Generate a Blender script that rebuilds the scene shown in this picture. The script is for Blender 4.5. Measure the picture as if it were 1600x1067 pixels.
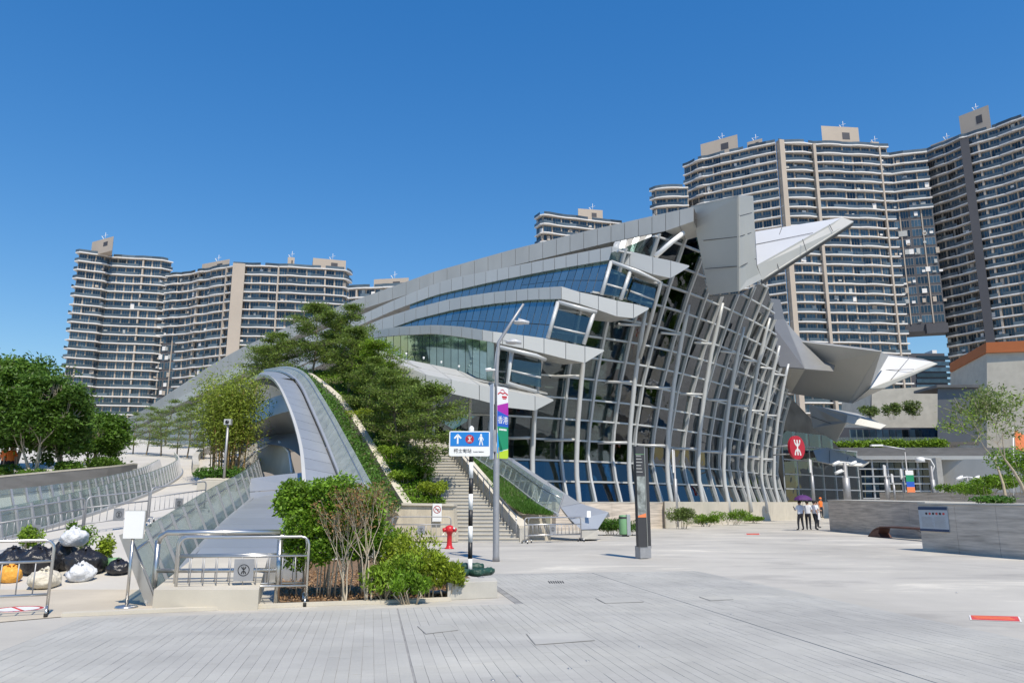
import bpy, bmesh, math, random
import numpy as np
from mathutils import Vector, Matrix
for _o in list(bpy.data.objects): bpy.data.objects.remove(_o)
SC = bpy.context.scene; COL = SC.collection
R = math.radians
# ---------------------------------------------------------------- camera, sky, sun, exposure
CAM_H = 1.6; FPX = 1200.0; PITCH = math.atan(251.5/1200.0)
cam_d = bpy.data.cameras.new('camera'); cam = bpy.data.objects.new('camera', cam_d); COL.objects.link(cam)
cam.location = (0, 0, CAM_H); cam.rotation_euler = (math.pi/2+PITCH, 0, 0)
cam_d.sensor_width = 36; cam_d.lens = 27.0; cam_d.clip_start = .1; cam_d.clip_end = 6000
SC.camera = cam
SUN_AZ = math.atan2(.40, -.917); SUN_EL = R(56)
W = bpy.data.worlds.new('World'); SC.world = W; W.use_nodes = True
_n = W.node_tree.nodes; _l = W.node_tree.links; _n.clear()
_sky = _n.new('ShaderNodeTexSky'); _sky.sky_type = 'NISHITA'; _sky.sun_disc = False
_sky.sun_elevation = SUN_EL; _sky.sun_rotation = SUN_AZ; _sky.altitude = 0
_sky.air_density = 1.5; _sky.dust_density = 0.0; _sky.ozone_density = 8.0
_bg = _n.new('ShaderNodeBackground'); _bg.inputs['Strength'].default_value = .132
_hs = _n.new('ShaderNodeHueSaturation'); _hs.inputs['Saturation'].default_value = 1.41; _hs.inputs['Hue'].default_value = .509; _hs.inputs['Value'].default_value = 1.28
_wo = _n.new('ShaderNodeOutputWorld')
_gm = _n.new('ShaderNodeGamma'); _gm.inputs['Gamma'].default_value = .8
_l.new(_sky.outputs[0], _gm.inputs['Color']); _l.new(_gm.outputs[0], _hs.inputs['Color']); _l.new(_hs.outputs[0], _bg.inputs['Color']); _l.new(_bg.outputs[0], _wo.inputs['Surface'])
sun_d = bpy.data.lights.new('sun', 'SUN'); sun_d.energy = 4.6; sun_d.angle = R(.5); sun_d.color = (1, .915, .77)
sun = bpy.data.objects.new('sun', sun_d); COL.objects.link(sun)
SUNV = Vector((math.sin(SUN_AZ)*math.cos(SUN_EL), math.cos(SUN_AZ)*math.cos(SUN_EL), math.sin(SUN_EL)))
sun.rotation_euler = SUNV.to_track_quat('Z', 'Y').to_euler(); sun.location = SUNV*200
SC.view_settings.view_transform = 'Standard'; SC.view_settings.look = 'None'
SC.view_settings.exposure = 0.15; SC.view_settings.gamma = 1; SC.view_settings.use_curve_mapping = False

# ---------------------------------------------------------------- survey helpers: sight lines of the photograph
_c, _s = math.cos(PITCH), math.sin(PITCH)
def ray(px, py):
    dx = (px-800)/FPX; dy = (533.5-py)/FPX
    return Vector((dx, _c-dy*_s, _s+dy*_c))
def at(px, py, d):                      # the point on a sight line at forward distance d
    r = ray(px, py); t = d/r.y
    return Vector((r.x*t, d, CAM_H+r.z*t))
def gr(px, py, z=0):                    # the point on level ground
    r = ray(px, py); t = (z-CAM_H)/r.z
    return Vector((r.x*t, r.y*t, z))
def proj(p):
    y = p.y*_c+(p.z-CAM_H)*_s; u = -p.y*_s+(p.z-CAM_H)*_c
    return 800+FPX*p.x/y, 533.5-FPX*u/y
RK, RY0 = .12, 15.0                      # the rising ground on the left
def rz(y): return max(0., RK*(y-RY0))
def rp(px, py):                          # the point on the rising ground
    r = ray(px, py)
    t = (CAM_H+RK*RY0)/(RK*r.y-r.z)
    return Vector((r.x*t, r.y*t, CAM_H+r.z*t))
def lerp(a, b, t): return a+(b-a)*t
def interp(pts, x):                      # piecewise linear
    if (pts[0][0] < pts[-1][0]) == (x <= pts[0][0]): return pts[0][1]
    for (a, va), (b, vb) in zip(pts, pts[1:]):
        if min(a, b) <= x <= max(a, b): return va+(vb-va)*(x-a)/(b-a)
    return pts[-1][1]
def smooth(pts, n):                      # Catmull-Rom through vectors, n samples per span
    P = [pts[0]*2-pts[1]]+list(pts)+[pts[-1]*2-pts[-2]]; out = []
    for i in range(1, len(P)-2):
        for k in range(n):
            t = k/n; a, b, c, d = P[i-1], P[i], P[i+1], P[i+2]
            out.append(.5*((2*b)+(c-a)*t+(2*a-5*b+4*c-d)*t*t+(3*b-a-3*c+d)*t**3))
    out.append(P[-2].copy()); return out
def resample(pts, n):
    L = [0]
    for a, b in zip(pts, pts[1:]): L.append(L[-1]+(b-a).length)
    out = []; j = 0
    for k in range(n+1):
        s = L[-1]*k/n
        while j < len(L)-2 and L[j+1] < s: j += 1
        out.append(pts[j].lerp(pts[j+1], (s-L[j])/max(1e-9, L[j+1]-L[j])))
    return out
def pick(pts, s):                        # point at length s
    for a, b in zip(pts, pts[1:]):
        l = (b-a).length
        if s <= l: return a.lerp(b, s/l)
        s -= l
    return pts[-1].copy()
def plen(pts): return sum((b-a).length for a, b in zip(pts, pts[1:]))

# ---------------------------------------------------------------- materials
MT = {}
def nodes(name):
    m = bpy.data.materials.new(name); m.use_nodes = True; MT[name] = m
    nt = m.node_tree; nt.nodes.clear(); return m, nt.nodes, nt.links
def mat(name, col, rough=.6, metal=0, var=.12, scale=1.5, bump=0, bscale=None, stretch=(1,1,1), island=0, spec=.5, transl=0, fine=0, objrand=0, rotz=0):
    m, n, l = nodes(name)
    geo = n.new('ShaderNodeNewGeometry'); mp = n.new('ShaderNodeMapping'); mp.inputs['Scale'].default_value = stretch; mp.inputs['Rotation'].default_value = (0,0,rotz)
    l.new(geo.outputs['Position'], mp.inputs['Vector'])
    nz = n.new('ShaderNodeTexNoise'); nz.inputs['Scale'].default_value = scale; nz.inputs['Detail'].default_value = 7; nz.inputs['Roughness'].default_value = .6
    l.new(mp.outputs[0], nz.inputs['Vector'])
    rp_ = n.new('ShaderNodeValToRGB'); c = col
    rp_.color_ramp.elements[0].position = .3; rp_.color_ramp.elements[1].position = .7
    rp_.color_ramp.elements[0].color = (c[0]*(1-var), c[1]*(1-var), c[2]*(1-var), 1)
    rp_.color_ramp.elements[1].color = (min(1,c[0]*(1+var)), min(1,c[1]*(1+var)), min(1,c[2]*(1+var)), 1)
    l.new(nz.outputs['Fac'], rp_.inputs['Fac']); out = rp_.outputs[0]
    def mul(out, src, amt):
        mr = n.new('ShaderNodeMapRange'); mr.inputs['To Min'].default_value = 1-amt; mr.inputs['To Max'].default_value = 1+amt
        l.new(src, mr.inputs['Value'])
        mx = n.new('ShaderNodeMix'); mx.data_type = 'RGBA'; mx.blend_type = 'MULTIPLY'; mx.inputs['Factor'].default_value = 1
        l.new(out, mx.inputs['A']); l.new(mr.outputs[0], mx.inputs['B']); return mx.outputs['Result']
    if island: out = mul(out, geo.outputs['Random Per Island'], island)
    if objrand:
        oi = n.new('ShaderNodeObjectInfo'); out = mul(out, oi.outputs['Random'], objrand)
    if fine:
        n2 = n.new('ShaderNodeTexNoise'); n2.inputs['Scale'].default_value = 60; n2.inputs['Detail'].default_value = 3
        l.new(geo.outputs['Position'], n2.inputs['Vector']); out = mul(out, n2.outputs['Fac'], fine)
    b = n.new('ShaderNodeBsdfPrincipled'); b.inputs['Roughness'].default_value = rough; b.inputs['Metallic'].default_value = metal
    b.inputs['Specular IOR Level'].default_value = spec
    l.new(out, b.inputs['Base Color'])
    if bump:
        n3 = n.new('ShaderNodeTexNoise'); n3.inputs['Scale'].default_value = bscale or scale*6; n3.inputs['Detail'].default_value = 5
        l.new(mp.outputs[0], n3.inputs['Vector'])
        bp = n.new('ShaderNodeBump'); bp.inputs['Strength'].default_value = bump; bp.inputs['Distance'].default_value = .03
        l.new(n3.outputs['Fac'], bp.inputs['Height']); l.new(bp.outputs[0], b.inputs['Normal'])
    o = n.new('ShaderNodeOutputMaterial'); sh = b.outputs[0]
    if transl:
        t = n.new('ShaderNodeBsdfTranslucent'); l.new(out, t.inputs['Color'])
        mx = n.new('ShaderNodeMixShader'); mx.inputs[0].default_value = transl
        l.new(sh, mx.inputs[1]); l.new(t.outputs[0], mx.inputs[2]); sh = mx.outputs[0]
    l.new(sh, o.inputs['Surface']); return m
def glass(name, tint, refl=(.9,.95,1), rough=.02, ior=1.55, wave=.0, base=0.0):
    m, n, l = nodes(name)
    tr = n.new('ShaderNodeBsdfTransparent'); tr.inputs['Color'].default_value = (*tint, 1)
    gl = n.new('ShaderNodeBsdfGlossy'); gl.inputs['Color'].default_value = (*refl, 1); gl.inputs['Roughness'].default_value = rough
    fr = n.new('ShaderNodeFresnel'); fr.inputs['IOR'].default_value = ior
    ad = n.new('ShaderNodeMath'); ad.operation = 'ADD'; ad.use_clamp = True; ad.inputs[1].default_value = base
    l.new(fr.outputs[0], ad.inputs[0])
    if wave:
        g = n.new('ShaderNodeNewGeometry'); nz = n.new('ShaderNodeTexNoise'); nz.inputs['Scale'].default_value = .5
        l.new(g.outputs['Position'], nz.inputs['Vector'])
        bp = n.new('ShaderNodeBump'); bp.inputs['Strength'].default_value = wave; bp.inputs['Distance'].default_value = .2
        l.new(nz.outputs['Fac'], bp.inputs['Height']); l.new(bp.outputs[0], gl.inputs['Normal'])
    mx = n.new('ShaderNodeMixShader'); o = n.new('ShaderNodeOutputMaterial')
    l.new(ad.outputs[0], mx.inputs[0]); l.new(tr.outputs[0], mx.inputs[1]); l.new(gl.outputs[0], mx.inputs[2]); l.new(mx.outputs[0], o.inputs['Surface'])
    return m
mat('plaza', (.45,.425,.38), .85, var=.15, scale=.22, bump=.12, bscale=25, fine=.08, stretch=(1,.6,1))
mat('plank', (.395,.385,.355), .8, var=.10, scale=.8, bump=.15, bscale=30, fine=.07, objrand=.04, island=.03)
mat('joint', (.27,.265,.255), .9, var=.25, scale=3)
def worn(name, lo, hi):
    m = MT[name]; n, l = m.node_tree.nodes, m.node_tree.links; b = next(q for q in n if q.type == 'BSDF_PRINCIPLED'); src = b.inputs['Base Color'].links[0].from_socket
    g = n.new('ShaderNodeNewGeometry'); mp = n.new('ShaderNodeMapping'); mp.inputs['Scale'].default_value = (.22, .55, 1); mp.inputs['Rotation'].default_value = (0,0,.18); l.new(g.outputs['Position'], mp.inputs['Vector'])
    nz = n.new('ShaderNodeTexNoise'); nz.inputs['Scale'].default_value = .9; nz.inputs['Detail'].default_value = 8; nz.inputs['Roughness'].default_value = .68; nz.inputs['Distortion'].default_value = .6; l.new(mp.outputs[0], nz.inputs['Vector'])
    r = n.new('ShaderNodeValToRGB'); e = r.color_ramp.elements; e[0].position = .36; e[0].color = (lo,lo,lo*1.01,1); e[1].position = .66; e[1].color = (hi,hi*.99,hi*.96,1); q = e.new(.47); q.color = (1,1,1,1); q = e.new(.57); q.color = (1.03,1.03,1.02,1); l.new(nz.outputs['Fac'], r.inputs['Fac'])
    mx = n.new('ShaderNodeMix'); mx.data_type = 'RGBA'; mx.blend_type = 'MULTIPLY'; mx.inputs['Factor'].default_value = 1; l.new(src, mx.inputs['A']); l.new(r.outputs[0], mx.inputs['B']); l.new(mx.outputs['Result'], b.inputs['Base Color'])
worn('plaza', .80, 1.34); worn('plank', .88, 1.16)
mat('sand_paving', (.50,.44,.35), .85, var=.12, scale=.6, fine=.08)
mat('path', (.52,.49,.44), .85, var=.08, scale=.5, fine=.06)
mat('concrete', (.46,.44,.395), .85, var=.14, scale=1.1, bump=.1, fine=.08)
mat('concrete_cream', (.54,.495,.41), .85, var=.10, scale=.8, fine=.06, bump=.08)
mat('stone_stain', (.52,.46,.36), .85, var=.22, scale=1.3, stretch=(2,2,.5), fine=.08)
mat('stair', (.41,.40,.375), .85, var=.12, scale=1.4, fine=.08)
mat('board_wall', (.52,.455,.385), .85, var=.33, scale=1.2, stretch=(.6,.6,9), bump=.25, bscale=4, fine=.06)
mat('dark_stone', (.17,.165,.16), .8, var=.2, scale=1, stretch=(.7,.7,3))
mat('clad', (.53,.525,.50), .42, metal=.25, var=.03, scale=.4, objrand=.035)
mat('clad_roof', (.42,.42,.40), .5, metal=.2, var=.08, scale=.5, objrand=.03, stretch=(1,1,.4))
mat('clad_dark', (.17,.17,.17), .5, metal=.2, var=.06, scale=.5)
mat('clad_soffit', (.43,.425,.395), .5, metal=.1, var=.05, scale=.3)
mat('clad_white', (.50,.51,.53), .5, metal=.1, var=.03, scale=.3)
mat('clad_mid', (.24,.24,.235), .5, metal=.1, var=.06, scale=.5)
mat('clad_core', (.07,.07,.07), .7, var=.05)
mat('zinc', (.40,.415,.43), .38, metal=.45, var=.05, scale=.8, objrand=.05)
mat('frame', (.52,.53,.53), .4, metal=.15, var=.03)
mat('frame_dark', (.33,.35,.37), .45, metal=.15, var=.04)
mat('steel', (.56,.55,.53), .28, metal=.9, var=.06, scale=4)
mat('galv', (.36,.36,.37), .5, metal=.5, var=.1, scale=6)
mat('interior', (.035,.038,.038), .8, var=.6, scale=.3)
mat('interior_floor', (.12,.115,.11), .6, var=.2, scale=.3)
mat('interior_white', (.38,.38,.36), .6, var=.05)
mat('mirror_blue', (.31,.45,.46), .07, metal=.85, var=.08, scale=.15, objrand=.10)
glass('facade_glass', (.37,.46,.45), rough=.015, ior=1.5, wave=.15, base=.06)
def milky(name, tint, body, amt, gloss):
    m, n, l = nodes(name); tr = n.new('ShaderNodeBsdfTransparent'); tr.inputs['Color'].default_value = (*tint, 1); df = n.new('ShaderNodeBsdfDiffuse'); df.inputs['Color'].default_value = (*body, 1)
    tl = n.new('ShaderNodeBsdfTranslucent'); tl.inputs['Color'].default_value = (*body, 1); gl = n.new('ShaderNodeBsdfGlossy'); gl.inputs['Roughness'].default_value = .08; fr_ = n.new('ShaderNodeFresnel'); fr_.inputs['IOR'].default_value = 1.45
    ml = n.new('ShaderNodeMath'); ml.operation = 'MULTIPLY'; ml.inputs[1].default_value = gloss; l.new(fr_.outputs[0], ml.inputs[0])
    g = n.new('ShaderNodeNewGeometry'); nz = n.new('ShaderNodeTexNoise'); nz.inputs['Scale'].default_value = 3; nz.inputs['Detail'].default_value = 5; l.new(g.outputs['Position'], nz.inputs['Vector'])
    mr = n.new('ShaderNodeMapRange'); mr.inputs['To Min'].default_value = amt*.4; mr.inputs['To Max'].default_value = amt*1.6; l.new(nz.outputs['Fac'], mr.inputs['Value'])
    a = n.new('ShaderNodeMixShader'); a.inputs[0].default_value = .5; l.new(df.outputs[0], a.inputs[1]); l.new(tl.outputs[0], a.inputs[2])
    b = n.new('ShaderNodeMixShader'); l.new(mr.outputs[0], b.inputs[0]); l.new(tr.outputs[0], b.inputs[1]); l.new(a.outputs[0], b.inputs[2])
    c = n.new('ShaderNodeMixShader'); l.new(ml.outputs[0], c.inputs[0]); l.new(b.outputs[0], c.inputs[1]); l.new(gl.outputs[0], c.inputs[2]); o = n.new('ShaderNodeOutputMaterial'); l.new(c.outputs[0], o.inputs['Surface'])
milky('rail_glass', (.80,.86,.84), (.52,.58,.56), .22, .45); milky('rail_glass_white', (.8,.85,.84), (.66,.70,.68), .5, .4)
mat('tower_wall', (.30,.26,.225), .8, var=.08, scale=.08)
mat('tower_pier', (.43,.37,.31), .8, var=.06, scale=.08)
mat('tower_slab', (.72,.70,.68), .6, var=.05, scale=.1)
mat('tower_window', (.03,.052,.072), .08, var=.5, scale=.35, objrand=.9, spec=.8)
mat('tower_rail', (.075,.095,.11), .2, var=.2, scale=.3, objrand=.5, spec=.8)
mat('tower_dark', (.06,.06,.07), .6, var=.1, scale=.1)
mat('white', (.78,.78,.77), .45, var=.02); mat('white_cloth', (.75,.75,.76), .7, var=.03)
mat('black', (.018,.018,.02), .45, var=.1); mat('rubber', (.02,.02,.02), .8, var=.1)
mat('sign_blue', (.012,.19,.56), .35, var=.02); mat('mtr_red', (.42,.012,.03), .35, var=.03)
mat('red', (.55,.02,.025), .35, var=.08, scale=5); mat('sticker_red', (.62,.07,.06), .6, var=.12, scale=4)
mat('orange', (.45,.135,.04), .7, var=.06, scale=.3); mat('hivis', (.9,.2,.03), .7, var=.05)
mat('purple', (.25,.03,.33), .6, var=.05); mat('banner_blue', (.02,.10,.48), .6, var=.02); mat('banner_cyan', (.01,.30,.72), .6, var=.02)
mat('banner_green', (.01,.25,.12), .6, var=.02); mat('banner_lime', (.45,.62,.03), .6, var=.02); mat('banner_pink', (.38,.02,.36), .6, var=.02)
mat('banner_orange', (.75,.22,.08), .6, var=.02)
mat('umbrella', (.115,.035,.17), .6, var=.1, transl=.25)
mat('shirt', (.72,.74,.80), .8, var=.05); mat('trousers', (.015,.017,.025), .8, var=.1); mat('skin', (.50,.30,.21), .6, var=.05); mat('hair', (.012,.01,.009), .6, var=.1)
mat('bin_green', (.17,.34,.17), .45, var=.05); mat('totem', (.045,.045,.05), .35, var=.1); mat('totem_art', (.22,.24,.23), .4, var=.7, scale=6)
mat('corten', (.10,.04,.03), .6, var=.2, scale=3); mat('navy', (.02,.05,.12), .5, var=.05); mat('board_paper', (.42,.46,.50), .5, var=.06, scale=5)
mat('bag_black', (.02,.02,.024), .3, var=.2, scale=8, bump=.8, bscale=14); mat('bag_white', (.62,.63,.65), .4, var=.1, scale=6, bump=.9, bscale=16)
mat('bag_cream', (.60,.55,.45), .6, var=.1, scale=6, bump=.9, bscale=16); mat('bag_orange', (.75,.36,.05), .5, var=.1, scale=6, bump=.8, bscale=16)
mat('bag_green', (.018,.06,.04), .5, var=.3, scale=8, bump=.5, bscale=25); mat('bag_grey', (.45,.45,.46), .6, var=.1, scale=8, bump=.5, bscale=20)
mat('asphalt', (.12,.118,.115), .9, var=.12, scale=2)
mat('bark', (.20,.165,.12), .9, var=.25, scale=6); mat('bark_pale', (.42,.36,.27), .9, var=.2, scale=8); mat('cane', (.36,.24,.10), .7, var=.3, scale=8)
mat('mulch', (.20,.125,.07), .9, var=.4, scale=14, bump=.5); mat('litter', (.30,.18,.09), .9, var=.2, scale=3, island=.5)
mat('soil', (.13,.11,.07), .9, var=.35, scale=2)
def leafm(name, col, isl=.45, tr=.35): mat(name, col, .5, var=.2, scale=1.2, island=isl, transl=tr, spec=.35)
leafm('leaf_ficus', (0.115,0.215,0.026)); leafm('leaf_ficus_dark', (0.085,0.165,0.022)); leafm('leaf_slope', (.19,.27,.055), .5, .45); leafm('leaf_bright', (0.210,0.328,0.030))
leafm('leaf_bamboo', (.26,.33,.045)); leafm('leaf_hedge', (0.164,0.293,0.024)); leafm('leaf_yellow', (.27,.35,.03)); leafm('leaf_dry', (.26,.15,.06))
leafm('leaf_grass', (0.096,0.208,0.030)); leafm('leaf_pale', (0.149,0.208,0.053))
# ---------------------------------------------------------------- mesh builder and object helpers
class MB:
    def __init__(s): s.v = []; s.f = []; s.mi = []; s.sm = []; s.cur = 0; s.smooth = False
    def add(s, vs, fs):
        b = len(s.v); s.v += [tuple(v) for v in vs]
        for f in fs: s.f.append([b+i for i in f]); s.mi.append(s.cur); s.sm.append(s.smooth)
        return s
    def hexa(s, a, b):                   # two matching loops of 4
        return s.add(list(a)+list(b), [(0,1,2,3),(7,6,5,4),(0,4,5,1),(1,5,6,2),(2,6,7,3),(3,7,4,0)])
    def box(s, x0, y0, z0, x1, y1, z1):
        return s.hexa([(x0,y0,z0),(x1,y0,z0),(x1,y0,z1),(x0,y0,z1)], [(x0,y1,z0),(x1,y1,z0),(x1,y1,z1),(x0,y1,z1)])
    def prism(s, loop, off):             # a polygon swept by a vector
        n = len(loop); off = Vector(off); A = [Vector(p) for p in loop]; B = [p+off for p in A]
        return s.add(A+B, [tuple(range(n)), tuple(range(2*n-1, n-1, -1))]+[(i, i+n, (i+1) % n+n, (i+1) % n) for i in range(n)])
    def wallseg(s, a, b, z0, z1, t):     # upright slab along a-b, thickness t to the left of a>b
        a = Vector((a[0], a[1], 0)); b = Vector((b[0], b[1], 0)); d = (b-a).normalized(); nn = Vector((-d.y, d.x, 0))*t
        return s.prism([a+Vector((0,0,z0)), b+Vector((0,0,z0)), b+nn+Vector((0,0,z0)), a+nn+Vector((0,0,z0))], (0,0,z1-z0))
    def tube(s, pts, r, n=8, cap=True):
        pts = [Vector(p) for p in pts]; k = len(pts); rr = r if isinstance(r, (list, tuple)) else [r]*k
        vs = []; fs = []; prev = None
        for i, p in enumerate(pts):
            t = (pts[min(i+1, k-1)]-pts[max(i-1, 0)])
            if t.length < 1e-9: t = Vector((0,0,1))
            t.normalize()
            if prev is None: u = t.orthogonal().normalized()
            else:
                u = prev-t*prev.dot(t)
                u = u.normalized() if u.length > 1e-6 else t.orthogonal().normalized()
            prev = u; w = t.cross(u)
            for j in range(n):
                a = 2*math.pi*j/n; vs.append(p+(u*math.cos(a)+w*math.sin(a))*rr[i])
        for i in range(k-1):
            for j in range(n): fs.append((i*n+j, i*n+(j+1) % n, (i+1)*n+(j+1) % n, (i+1)*n+j))
        if cap: fs += [tuple(range(n-1, -1, -1)), tuple((k-1)*n+j for j in range(n))]
        sm = s.smooth; s.smooth = True; s.add(vs, fs); s.smooth = sm; return s
    def sweep(s, pts, sides, norms, hw, n0, n1):   # rectangular bar: half width hw along sides, n0..n1 along norms
        vs = []; fs = []
        for p, a, b in zip(pts, sides, norms): vs += [p-a*hw+b*n1, p+a*hw+b*n1, p+a*hw+b*n0, p-a*hw+b*n0]
        k = len(pts)
        for i in range(k-1):
            for j in range(4): fs.append((i*4+j, i*4+(j+1) % 4, (i+1)*4+(j+1) % 4, (i+1)*4+j))
        fs += [(3,2,1,0), tuple((k-1)*4+j for j in range(4))]
        return s.add(vs, fs)
    def lathe(s, prof, c=(0,0,0), n=16, a0=0, a1=2*math.pi):
        c = Vector(c); vs = []; fs = []; full = abs(a1-a0-2*math.pi) < 1e-6; m = n if full else n+1
        for (r, z) in prof:
            for j in range(m):
                a = a0+(a1-a0)*j/n; vs.append(c+Vector((r*math.cos(a), r*math.sin(a), z)))
        for i in range(len(prof)-1):
            for j in range(n): fs.append((i*m+j, i*m+(j+1) % m, (i+1)*m+(j+1) % m, (i+1)*m+j))
        sm = s.smooth; s.smooth = True; s.add(vs, fs); s.smooth = sm; return s
    def loft(s, A, B, back=None):
        k = len(A)
        if back is None:
            return s.add(list(A)+list(B), [(i, i+1, k+i+1, k+i) for i in range(k-1)])
        back = Vector(back)
        A2 = [a+back for a in A]; B2 = [b+back for b in B]
        fs = []
        for i in range(k-1):
            fs += [(i,i+1,k+i+1,k+i), (3*k+i,3*k+i+1,2*k+i+1,2*k+i), (2*k+i,2*k+i+1,i+1,i), (k+i,k+i+1,3*k+i+1,3*k+i)]
        fs += [(0,k,3*k,2*k), (2*k-1,k-1,3*k-1,4*k-1)]
        return s.add(list(A)+list(B)+A2+B2, fs)
    def build(s, name, m, parent=None, local=False, bevel=0):
        me = bpy.data.meshes.new(name); me.from_pydata([tuple(v) for v in s.v], [], s.f)
        for q in (m if isinstance(m, (list, tuple)) else [m]): me.materials.append(MT[q] if isinstance(q, str) else q)
        me.polygons.foreach_set('material_index', s.mi); me.polygons.foreach_set('use_smooth', s.sm)
        bm = bmesh.new(); bm.from_mesh(me); bmesh.ops.recalc_face_normals(bm, faces=bm.faces)
        if bevel: bmesh.ops.bevel(bm, geom=bm.edges[:], offset=bevel, segments=2, affect='EDGES', profile=.6)
        bm.to_mesh(me); bm.free(); me.update()
        return link(name, me, parent, local)
def link(name, me, parent=None, local=False):
    o = bpy.data.objects.new(name, me); COL.objects.link(o)
    if parent is not None:
        o.parent = parent
        if not local and parent.type == 'EMPTY': o.matrix_parent_inverse = parent.matrix_basis.inverted()
    return o
def tag(o, label=None, cat=None, group=None, kind=None):
    if label: o['label'] = label
    if cat: o['category'] = cat
    if group: o['group'] = group
    if kind: o['kind'] = kind
    return o
def thing(name, label, cat, loc=(0,0,0), rot=0, group=None):
    o = bpy.data.objects.new(name, None); COL.objects.link(o); o.location = loc; o.rotation_euler = (0,0,rot); o.empty_display_size = .2
    return tag(o, label, cat, group)
def copy_tree(o, parent=None):
    c = o.copy(); COL.objects.link(c)
    if parent is not None: c.parent = parent
    for ch in list(o.children): copy_tree(ch, c)
    return c
def place(src, loc, rot=0, scale=1, label=None, group=None):
    c = copy_tree(src); c.location = loc; c.rotation_euler = (0,0,rot); c.scale = (scale,)*3 if not isinstance(scale, tuple) else scale
    if label: c['label'] = label
    if group: c['group'] = group
    return c
def fastmesh(name, V, nper, m, smooth=False):     # V: (k*nper, 3) separate polygons of nper corners
    me = bpy.data.meshes.new(name); nv = len(V); nf = nv//nper
    me.vertices.add(nv); me.vertices.foreach_set('co', np.asarray(V, dtype=np.float32).ravel())
    me.loops.add(nv); me.loops.foreach_set('vertex_index', np.arange(nv, dtype=np.int32))
    me.polygons.add(nf); me.polygons.foreach_set('loop_start', np.arange(0, nv, nper, dtype=np.int32)); me.polygons.foreach_set('loop_total', np.full(nf, nper, dtype=np.int32))
    me.materials.append(MT[m]); me.update(calc_edges=True); me.validate(); return me
def leaves(C, size, rng, aspect=.45, up=.35, out=None, droop=0):   # kite-shaped leaves at points C
    C = np.asarray(C); k = len(C)
    d = rng.normal(size=(k,3)); d[:,2] *= .7; d[:,2] -= droop
    if out is not None: d += out
    d /= np.linalg.norm(d, axis=1, keepdims=True)+1e-9
    nrm = rng.normal(size=(k,3)); nrm[:,2] += up*3
    s = np.cross(d, nrm); s /= np.linalg.norm(s, axis=1, keepdims=True)+1e-9
    L = size*rng.uniform(.65, 1.3, (k,1)); w = L*aspect*.5
    V = np.stack([C, C+d*L*.45+s*w, C+d*L, C+d*L*.45-s*w], 1)
    return V.reshape(-1, 3)
def text_mesh(body, size, name, m, align='CENTER', extrude=.002):
    cu = bpy.data.curves.new(name, 'FONT'); cu.body = body; cu.size = size; cu.align_x = align; cu.align_y = 'CENTER'; cu.extrude = extrude; cu.resolution_u = 3
    o = bpy.data.objects.new(name, cu); COL.objects.link(o)
    dg = bpy.context.evaluated_depsgraph_get(); me = bpy.data.meshes.new_from_object(o.evaluated_get(dg)); bpy.data.objects.remove(o)
    me.materials.clear(); me.materials.append(MT[m]); return me
def plane_frame(o, right, up=(0,0,1)):
    r = Vector(right).normalized(); u = Vector(up); nn = u.cross(r).normalized(); u = r.cross(nn)
    return Vector(o), r, u, nn           # nn points back, away from a viewer who sees right to his right
def fr(F, x, y, n=0): return F[0]+F[1]*x+F[2]*y+F[3]*n
def fr_matrix(F, x, y, n): return Matrix.Translation(fr(F, x, y, n)) @ Matrix((F[1], F[2], -F[3])).transposed().to_4x4()
def put_text(F, x, y, n, body, size, m, parent, name='lettering', local=False):
    me = text_mesh(body, size, name, m); me.transform(fr_matrix(F, x, y, n)); return link(name, me, parent, local)
def flat(F, poly, n, t=.004):            # polygon in frame coordinates, its face at offset n
    mb = MB(); mb.prism([fr(F, x, y, n) for x, y in poly], F[3]*t); return mb
def stroke(mb, F, pts, w, n, t=.004):    # flat line of width w
    for (a, b) in zip(pts, pts[1:]):
        a = Vector(a); b = Vector(b); d = b-a
        if d.length < 1e-6: continue
        d.normalize(); q = Vector((-d.y, d.x))*w/2; a = a-d*w*.2; b = b+d*w*.2
        mb.prism([fr(F, *(a-q), n), fr(F, *(b-q), n), fr(F, *(b+q), n), fr(F, *(a+q), n)], F[3]*t)
    return mb
def arc(cx, cy, rx, ry, a0, a1, n=10): return [(cx+rx*math.cos(R(a0+(a1-a0)*i/n)), cy+ry*math.sin(R(a0+(a1-a0)*i/n))) for i in range(n+1)]
def disc(cx, cy, rx, ry=None, n=32): return arc(cx, cy, rx, ry or rx, 0, 360-360/n, n-1)
def metro_mark(F, cx, cy, s, n, m, parent, local=False):      # the two-way fork mark, height 2s
    mb = MB(); w = s*.26
    for sg in (1, -1):
        stroke(mb, F, [(cx+x, cy+sg*y) for x, y in arc(0, s*1.0, s*.56, s*.72, 180, 360, 12)], w, n)
    stroke(mb, F, [(cx, cy-s), (cx, cy+s)], w*.9, n-.001)
    return mb.build('emblem', m, parent, local)
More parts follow.
